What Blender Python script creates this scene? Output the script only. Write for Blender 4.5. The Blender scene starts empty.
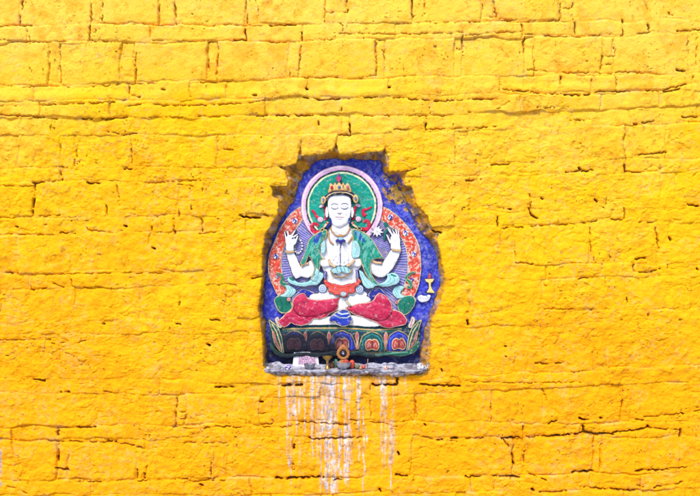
import bpy, bmesh, math, random
import numpy as np

random.seed(7)
RS = np.random.RandomState(11)
C = bpy.context.scene.collection
S = 0.005            # metres per plan unit (the wall is laid out in half-centimetre units)
ZC = 1.65            # height of plan row 248
HS = -0.085          # relief ground plane, behind the wall face


def X(u): return (np.asarray(u, float) - 350.0) * S
def Z(v): return ZC + (248.0 - np.asarray(v, float)) * S


def lin(c, k=0.8):
    c = np.asarray(c, float) / 255.0
    return np.where(c <= 0.04045, c / 12.92, ((c + 0.055) / 1.055) ** 2.4) * k


# ------------------------------------------------------------------ noise
TAB = np.random.RandomState(5).rand(512, 512)


def vnoise(x, y, sc, seed=0, sy=None):
    x = x / sc + seed * 17.31
    y = y / (sy or sc) + seed * 9.77
    xi = np.floor(x).astype(int); yi = np.floor(y).astype(int)
    fx = x - xi; fy = y - yi
    fx = fx * fx * fx * (fx * (fx * 6 - 15) + 10); fy = fy * fy * fy * (fy * (fy * 6 - 15) + 10)
    a = TAB[yi % 512, xi % 512]; b = TAB[yi % 512, (xi + 1) % 512]
    c = TAB[(yi + 1) % 512, xi % 512]; d = TAB[(yi + 1) % 512, (xi + 1) % 512]
    return (a + (b - a) * fx) * (1 - fy) + (c + (d - c) * fx) * fy


def fbm(x, y, sc, seed=0, octv=4, sy=None, gain=0.5):
    t = 0; amp = 1; tot = 0
    for o in range(octv):
        # rotate every octave so that lattice lines do not stack up
        ca, sa = math.cos(o * 0.9 + 0.3), math.sin(o * 0.9 + 0.3)
        if sy: t = t + amp * vnoise(x, y, sc / 2 ** o, seed + o * 3, sy / 2 ** o)
        else: t = t + amp * vnoise(x * ca - y * sa, x * sa + y * ca, sc / 2 ** o, seed + o * 3)
        tot += amp; amp *= gain
    return t / tot


def sstep(a, b, x):
    t = np.clip((x - a) / (b - a), 0, 1)
    return t * t * (3 - 2 * t)


# ------------------------------------------------------------------ 2-D shapes
def spline(pts, closed=True, n=7):
    p = np.asarray(pts, float); N = len(p); out = []
    for i in range(N if closed else N - 1):
        if closed: p0, p1, p2, p3 = p[(i - 1) % N], p[i], p[(i + 1) % N], p[(i + 2) % N]
        else: p0, p1, p2, p3 = p[max(i - 1, 0)], p[i], p[i + 1], p[min(i + 2, N - 1)]
        for k in range(n):
            t = k / n
            out.append(0.5 * (2 * p1 + (p2 - p0) * t + (2 * p0 - 5 * p1 + 4 * p2 - p3) * t * t + (3 * p1 - p0 - 3 * p2 + p3) * t ** 3))
    if not closed: out.append(p[-1])
    return np.array(out)


def circ(cx, cy, rx, ry=None, n=40, a0=0.0):
    ry = ry or rx
    a = np.linspace(0, 2 * math.pi, n, endpoint=False)
    x = rx * np.cos(a); y = ry * np.sin(a)
    return np.stack([cx + x * math.cos(a0) - y * math.sin(a0), cy + x * math.sin(a0) + y * math.cos(a0)], 1)


def caps(p, q, r0, r1, n=9):
    p = np.array(p, float); q = np.array(q, float)
    a = math.atan2(q[1] - p[1], q[0] - p[0])
    t = np.linspace(-math.pi / 2, math.pi / 2, n)
    e1 = np.stack([q[0] + r1 * np.cos(a + t), q[1] + r1 * np.sin(a + t)], 1)
    t = np.linspace(math.pi / 2, 1.5 * math.pi, n)
    e0 = np.stack([p[0] + r0 * np.cos(a + t), p[1] + r0 * np.sin(a + t)], 1)
    return np.concatenate([e1, e0])


def band(pts, w0, w1=None, n=7):
    """a ribbon outline along an open spline, tapering from w0 to w1 (full widths)"""
    c = spline(pts, False, n); w1 = w0 if w1 is None else w1
    t = np.gradient(c, axis=0); t /= np.linalg.norm(t, axis=1)[:, None] + 1e-9
    nrm = np.stack([-t[:, 1], t[:, 0]], 1)
    w = np.linspace(w0, w1, len(c))[:, None] / 2
    return np.concatenate([c + nrm * w, (c - nrm * w)[::-1]])


def raster(loops, gu, gv):
    M = np.zeros((len(gv), len(gu)), bool)
    for lp in loops:
        L = len(lp)
        for i in range(L):
            x0, y0 = lp[i]; x1, y1 = lp[(i + 1) % L]
            if y0 == y1: continue
            lo, hi = (y0, y1) if y0 < y1 else (y1, y0)
            j0, j1 = np.searchsorted(gv, lo), np.searchsorted(gv, hi)
            for j in range(j0, j1):
                xc = x0 + (gv[j] - y0) * (x1 - x0) / (y1 - y0)
                M[j, np.searchsorted(gu, xc):] ^= True
    return M


def dist(lines, gu, gv, dmax, closed=True):
    """distance to polylines, up to dmax, with the nearest point"""
    D = np.full((len(gv), len(gu)), float(dmax)); NX = np.zeros_like(D); NY = np.zeros_like(D)
    for lp in lines:
        L = len(lp)
        for i in range(L if closed else L - 1):
            a = lp[i]; b = lp[(i + 1) % L]
            i0 = np.searchsorted(gu, min(a[0], b[0]) - dmax); i1 = np.searchsorted(gu, max(a[0], b[0]) + dmax)
            j0 = np.searchsorted(gv, min(a[1], b[1]) - dmax); j1 = np.searchsorted(gv, max(a[1], b[1]) + dmax)
            if i1 <= i0 or j1 <= j0: continue
            ux = gu[None, i0:i1]; vy = gv[j0:j1, None]
            dx, dy = b[0] - a[0], b[1] - a[1]
            t = np.clip(((ux - a[0]) * dx + (vy - a[1]) * dy) / (dx * dx + dy * dy + 1e-12), 0, 1)
            px = a[0] + t * dx; py = a[1] + t * dy
            d = np.hypot(ux - px, vy - py)
            w = d < D[j0:j1, i0:i1]
            D[j0:j1, i0:i1][w] = d[w]; NX[j0:j1, i0:i1][w] = px[w]; NY[j0:j1, i0:i1][w] = py[w]
    return D, NX, NY


# ------------------------------------------------------------------ materials
def nodes_of(name):
    m = bpy.data.materials.new(name); m.use_nodes = True
    nt = m.node_tree; b = nt.nodes['Principled BSDF']
    return m, nt, b


def paint_mat(name, rough=0.6, var=0.12, scale=220.0, bump=0.25, bdist=0.002, spec=0.3, metal=0.0):
    """colour from the mesh's own paint attribute, broken up by procedural grain"""
    m, nt, b = nodes_of(name)
    at = nt.nodes.new('ShaderNodeAttribute'); at.attribute_name = 'Col'
    tc = nt.nodes.new('ShaderNodeTexCoord')
    n1 = nt.nodes.new('ShaderNodeTexNoise'); n1.inputs['Scale'].default_value = scale; n1.inputs['Detail'].default_value = 5
    nt.links.new(tc.outputs['Object'], n1.inputs['Vector'])
    mr = nt.nodes.new('ShaderNodeMapRange'); mr.inputs['From Min'].default_value = 0.25; mr.inputs['From Max'].default_value = 0.75
    mr.inputs['To Min'].default_value = 1 - var; mr.inputs['To Max'].default_value = 1 + var * 0.7
    nt.links.new(n1.outputs['Fac'], mr.inputs['Value'])
    mx = nt.nodes.new('ShaderNodeVectorMath'); mx.operation = 'SCALE'
    nt.links.new(at.outputs['Color'], mx.inputs[0]); nt.links.new(mr.outputs['Result'], mx.inputs['Scale'])
    nt.links.new(mx.outputs['Vector'], b.inputs['Base Color'])
    bp = nt.nodes.new('ShaderNodeBump'); bp.inputs['Strength'].default_value = bump; bp.inputs['Distance'].default_value = bdist
    nt.links.new(n1.outputs['Fac'], bp.inputs['Height']); nt.links.new(bp.outputs['Normal'], b.inputs['Normal'])
    b.inputs['Roughness'].default_value = rough; b.inputs['Specular IOR Level'].default_value = spec
    b.inputs['Metallic'].default_value = metal
    return m


def plain_mat(name, col, rough=0.5, metal=0.0, var=0.25, scale=60.0, bump=0.15):
    m, nt, b = nodes_of(name)
    tc = nt.nodes.new('ShaderNodeTexCoord')
    n1 = nt.nodes.new('ShaderNodeTexNoise'); n1.inputs['Scale'].default_value = scale; n1.inputs['Detail'].default_value = 6
    nt.links.new(tc.outputs['Object'], n1.inputs['Vector'])
    cr = nt.nodes.new('ShaderNodeValToRGB')
    c = lin(col)
    cr.color_ramp.elements[0].position = 0.3; cr.color_ramp.elements[1].position = 0.7
    cr.color_ramp.elements[0].color = (*np.clip(c * (1 - var), 0, 1), 1); cr.color_ramp.elements[1].color = (*np.clip(c * (1 + var), 0, 1), 1)
    nt.links.new(n1.outputs['Fac'], cr.inputs['Fac']); nt.links.new(cr.outputs['Color'], b.inputs['Base Color'])
    bp = nt.nodes.new('ShaderNodeBump'); bp.inputs['Strength'].default_value = bump; bp.inputs['Distance'].default_value = 0.003
    nt.links.new(n1.outputs['Fac'], bp.inputs['Height']); nt.links.new(bp.outputs['Normal'], b.inputs['Normal'])
    b.inputs['Roughness'].default_value = rough; b.inputs['Metallic'].default_value = metal
    return m


M_PAINT = paint_mat('relief_paint', 0.62, 0.13, 260, 0.35, 0.0015, spec=0.18)
M_WALL = paint_mat('limewash_paint', 0.85, 0.10, 190, 0.9, 0.0035, spec=0.12)
M_CRUST = paint_mat('ash_crust', 0.8, 0.25, 160, 0.8, 0.004)
M_PAPER = paint_mat('printed_paper', 0.7, 0.05, 90, 0.1, 0.001)


def raw_mesh(name, co, quads, mat, parent=None, col=None, smooth=True, extra_faces=()):
    me = bpy.data.meshes.new(name)
    nq = len(quads); ne = len(extra_faces)
    me.vertices.add(len(co)); me.vertices.foreach_set('co', np.asarray(co, np.float32).ravel())
    li = np.concatenate([np.asarray(quads).ravel()] + [np.asarray(f) for f in extra_faces]).astype(np.int32)
    st = np.concatenate([np.arange(nq) * 4, nq * 4 + np.cumsum([0] + [len(f) for f in extra_faces])[:ne]]).astype(np.int32)
    me.loops.add(len(li)); me.loops.foreach_set('vertex_index', li)
    me.polygons.add(nq + ne); me.polygons.foreach_set('loop_start', st)
    me.update(calc_edges=True); me.validate()
    me.polygons.foreach_set('use_smooth', np.full(len(me.polygons), smooth))
    if col is not None:
        a = me.color_attributes.new('Col', 'FLOAT_COLOR', 'POINT')
        a.data.foreach_set('color', np.concatenate([np.clip(col, 0, 1), np.ones((len(col), 1))], 1).astype(np.float32).ravel())
    me.materials.append(mat)
    o = bpy.data.objects.new(name, me); C.objects.link(o)
    if parent: o.parent = parent
    return o


def tag(o, label, cat=None, group=None, kind=None):
    if label: o['label'] = label
    if cat: o['category'] = cat
    if group: o['group'] = group
    if kind: o['kind'] = kind
    return o


# ================================================================== outlines of niche and slab
NICHE = [(277, 166.5), (288, 165.5), (296.5, 163), (299.5, 150), (301.3, 140), (301.5, 155.5), (312, 155), (322, 154), (332, 151.5), (336.5, 142.5), (339.5, 154),
         (352, 154), (366, 152.5), (383, 151), (385.5, 147.5), (389.5, 159), (389, 172), (405, 170.5), (422, 166), (407, 172.5), (404.5, 184.5), (412, 187),
         (414, 192), (416, 202), (422, 210), (428.5, 216), (430, 224), (433, 231), (440, 233), (437.5, 240), (440.5, 254), (443, 266), (444.5, 281), (443, 294), (439, 307), (433, 318), (430.5, 332),
         (431, 350), (429, 360), (431, 368), (421, 375.5), (400, 376), (372, 377), (340, 376), (305, 376), (281, 375), (268, 372.5), (263, 366), (263, 350), (261.5, 330), (258.6, 309), (261, 287), (262.5, 272),
         (262.5, 254), (265, 234), (270, 226), (273, 220), (277.5, 215), (278.5, 199.5), (272, 196), (272.5, 191), (270, 186), (286.5, 185.6), (288, 183), (287, 178), (284.5, 171)]
NICHE = np.array(NICHE, float)
SLAB = spline([(286, 208), (292, 198.5), (295.5, 190), (299, 180), (303, 173), (308, 168), (312.7, 162), (319, 158), (327, 156.5), (342, 157), (353, 156.8), (368, 157.5), (377, 159), (384, 164), (386, 173),
               (396, 178), (403, 190), (408, 203), (413, 216), (420, 228), (430, 238), (437, 250), (441, 262), (442.5, 272), (441.5, 286), (437, 301), (432, 315), (428, 325), (424.5, 344), (422.5, 356), (421, 367),
               (400, 370), (340, 370), (290, 370), (268, 368), (265, 360), (264, 347), (263, 324), (261, 311), (262, 290), (264.5, 268), (266, 256), (270, 242), (276, 227), (281, 216)], True, 4)
SLAB = SLAB + np.stack([fbm(SLAB[:, 0], SLAB[:, 1], 6, 701, 3) - .5, fbm(SLAB[:, 0], SLAB[:, 1], 6, 705, 3) - .5], 1) * 5.0


# ================================================================== THE WALL
def axis(lo, hi, fine, flo, fhi, coarse):
    return np.concatenate([np.linspace(flo, lo, int((lo - flo) / coarse), endpoint=False), np.arange(lo, hi, fine), np.linspace(hi, fhi, int((fhi - hi) / coarse))])


WU = axis(-60, 760, 0.6, -220, 920, 3.2)
WV = axis(-40, 530, 0.6, -150, 577.6, 3.2)
UU, VV = np.meshgrid(WU, WV)

# courses: (height at the left, middle, right)
COURSE = [(-155, -156, -158), (-138, -139, -143), (-95, -96, -100), (-78, -79, -84), (-35, -36, -40), (-18, -19, -23), (25, 24, 20), (43, 40, 35), (86, 78, 73), (103, 97, 91), (120, 115, 107), (136, 134, 122),
          (168, 166, 158), (182, 178, 171), (218, 214, 208), (234, 229, 222), (273, 268, 262), (289, 283, 276), (323, 316, 308), (336, 330, 322), (378, 384, 364), (392, 398, 381),
          (427, 422, 423), (440, 438, 437), (481, 478, 472), (496, 494, 489), (535, 533, 531), (550, 548, 546), (592, 590, 588)]
JOINTS = {5: [21, 92, 102, 160, 176, 246, 258, 325, 347, 412, 425, 482, 494, 560, 572, 646, 661],
          6: [28, 89, 150, 246, 302, 395, 462, 522, 575, 623, 648],
          7: [49, 60, 121, 135, 208, 218, 288, 300, 376, 386, 455, 463, 524, 534, 602, 614, 688, 697],
          8: [33, 129, 190, 226, 307, 389, 440, 500, 560, 592, 616, 693],
          9: [40, 110, 180, 265, 341, 430, 520, 600, 660],
          10: [51, 125, 205, 342, 350, 426, 470, 540, 630],
          11: [60, 75, 131, 145, 218, 226, 300, 337, 386, 455, 467, 540, 624, 634],
          12: [25, 61, 120, 200, 240, 420, 480, 580, 625, 660],
          13: [35, 107, 118, 178, 191, 255, 430, 470, 530, 541, 596, 606, 660, 676],
          14: [45, 88, 125, 174, 202, 245, 455, 497, 528, 560, 624, 680],
          15: [18, 70, 85, 150, 210, 455, 501, 514, 590, 657, 668],
          16: [29, 45, 72, 130, 205, 460, 500, 545, 600, 633, 667],
          17: [62, 75, 140, 155, 226, 238, 470, 541, 555, 625, 640],
          18: [40, 120, 190, 235, 460, 520, 600, 650],
          19: [45, 60, 130, 195, 210, 250, 450, 515, 528, 594, 606, 670],
          20: [40, 105, 160, 225, 258, 320, 397, 460, 540, 610, 660],
          21: [20, 85, 98, 177, 186, 260, 273, 370, 415, 427, 491, 543, 553, 622, 632, 690],
          22: [12, 57, 94, 140, 200, 260, 315, 360, 420, 480, 523, 580, 648, 681],
          23: [57, 69, 137, 145, 214, 226, 293, 310, 395, 412, 513, 524, 594, 602, 680],
          24: [30, 90, 160, 201, 250, 330, 400, 470, 532, 590, 640]}

hgt = (fbm(UU, VV, 150, 1, 2) - 0.5) * 0.022
joint_d = np.full(UU.shape, 30.0)
rnd = random.Random(3)
bk = []
for k, (a, b, c) in enumerate(COURSE):
    base = np.interp(WU, [-220, 0, 350, 700, 920], [a + 1, a, b, c, c - 1])[None, :]
    bk.append(base + (vnoise(WU[None, :], 0 * WU[None, :] + k * 50, 26, k) - 0.5) * 4.0 + (vnoise(WU[None, :], 0 * WU[None, :] + k * 50, 7, k + 40) - 0.5) * 1.8)
off = np.zeros_like(UU); pil = np.zeros_like(UU)
for k in range(len(COURSE) - 1):
    jm = ((VV >= bk[k]) & (VV < bk[k + 1]))
    rows = np.where(jm.any(1))[0]
    if not len(rows): continue
    r0, r1 = rows[0], rows[-1] + 1
    m = jm[r0:r1]; u = UU[r0:r1]; v = VV[r0:r1]
    thick = (COURSE[k + 1][0] - COURSE[k][0]) > 28
    js = list(JOINTS.get(k, []))
    x = -230 if not js else js[-1]
    if not js:
        while x < 930:
            x += rnd.uniform(48, 70); js.append(x)
            if thick: x += rnd.uniform(10, 14); js.append(x)
    else:
        x = js[0]; pre = []
        while x > -230: x -= rnd.uniform(30, 70); pre.append(x)
        x = js[-1]; post = []
        while x < 930: x += rnd.uniform(30, 70); post.append(x)
        js = pre[::-1] + js + post
    js = np.array([-400] + js + [1300], float)
    uw = u + (vnoise(u, v, 9, k + 70) - 0.5) * 3.0 + (v - COURSE[k][1]) * 0.03 * (1 if k % 2 else -1)
    idx = np.clip(np.searchsorted(js, uw.ravel()).reshape(uw.shape) - 1, 0, len(js) - 2)
    dl = uw - js[idx]; dr = js[idx + 1] - uw
    dt = v - bk[k]; db = bk[k + 1] - v
    d = np.minimum(np.minimum(dl, dr), np.minimum(dt, db))
    rr = np.random.RandomState(100 + k)
    offs = rr.uniform(-1, 1, len(js)) * (0.0045 if thick else 0.006)
    small = np.append((js[1:] - js[:-1]) < 17, False)
    offs[small] -= 0.006
    tx = rr.uniform(-1, 1, len(js)) * 0.00012; ty = rr.uniform(-1, 1, len(js)) * 0.00022
    o_ = offs[idx] + tx[idx] * (dl - dr) + ty[idx] * (dt - db) + (0.0012 if not thick else 0.0)
    off[r0:r1][m] = o_[m]; joint_d[r0:r1][m] = d[m]
del uw
vis = np.interp(VV, [-150, 95, 125, 200, 350, 385, 430, 580], [0.9, 0.9, 0.55, 0.42, 0.42, 0.55, 0.8, 0.8]) * (0.45 + 1.0 * sstep(0.35, 0.65, fbm(UU, VV, 45, 77, 2)))
jd = np.clip(joint_d, 0, 30)
opn = sstep(0.38, 0.72, fbm(UU, VV, 22, 9, 3))
hgt += off * np.clip(0.18 + 0.55 * vis, 0, 1)
hgt -= vis * (0.0022 + 0.0065 * opn) * np.exp(-(jd / 0.9) ** 2)
hgt -= vis * 0.0022 * np.exp(-jd / 3.0)
# projecting slate course with a ragged underside
lb = bk[10] + (fbm(UU, VV, 18, 21, 3) - 0.5) * 8
led = sstep(0, 7, VV - bk[9] + 12) * (1 - sstep(-1.2, 0.6, VV - lb))
hgt += 0.010 * led * sstep(0.3, 0.65, fbm(UU, VV, 38, 33, 3))
lb2 = bk[9] + 1 + (fbm(UU, VV, 14, 22, 3) - 0.5) * 6
hgt += 0.004 * sstep(-14, -3, VV - lb2) * (1 - sstep(-0.8, 0.5, VV - lb2)) * sstep(0.35, 0.6, vnoise(UU, VV, 60, 35))
# plaster lumps: smooth stones above, daubed and lumpy below the slate course
low = sstep(96, 150, VV) * 0.75 + 0.25
l1 = fbm(UU, VV, 20, 41, 3, sy=13)
l2 = 1 - np.abs(fbm(UU + 6 * l1, VV + 5 * l1, 15, 51, 4) - 0.5) * 2
hgt += low * ((l1 - 0.5) * 0.011 + (l2 ** 2 - 0.5) * 0.005)
hgt += (fbm(UU, VV, 5.5, 61, 3) - 0.5) * 0.0075 * (0.45 + 0.55 * low)
wx, wy = UU + 7 * (fbm(UU, VV, 14, 63, 2) - .5), VV + 9 * (fbm(UU, VV, 12, 65, 3) - .5)
cr1 = np.abs(fbm(wx, wy, 26, 67, 3, sy=11) - 0.5)
hgt -= low * 0.0040 * (1 - sstep(0.0, 0.035, cr1)) * sstep(0.42, 0.6, fbm(UU, VV, 24, 69, 2))
sag = fbm(wx, wy, 34, 73, 3, sy=9)                      # soft ledges of daubed wash, hanging over at their lower edge
fr = (sag * 5.0) % 1.0
hgt += low * 0.0030 * (fr * (1 - sstep(0.80, 1.0, fr)) - 0.35) * sstep(0.4, 0.6, fbm(UU, VV, 40, 75, 2))
hgt += (vnoise(UU, VV, 1.5, 71) - 0.5) * 0.0013

pit_n = vnoise(UU, VV, 1.9, 79); pit = sstep(0.88, 0.97, pit_n) * sstep(0.54, 0.68, fbm(UU, VV, 26, 83, 3) + 0.10 * np.exp(-joint_d / 3)) * (0.3 + 0.9 * vnoise(UU, VV, 9, 89))
hgt -= 0.006 * pit
spall = fbm(UU, VV, 8, 85, 4)                          # thin scabs of older wash still standing, others flaked away
hgt -= 0.0022 * sstep(0.53, 0.55, spall) * sstep(0.44, 0.56, fbm(UU, VV, 44, 87, 2))
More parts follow.
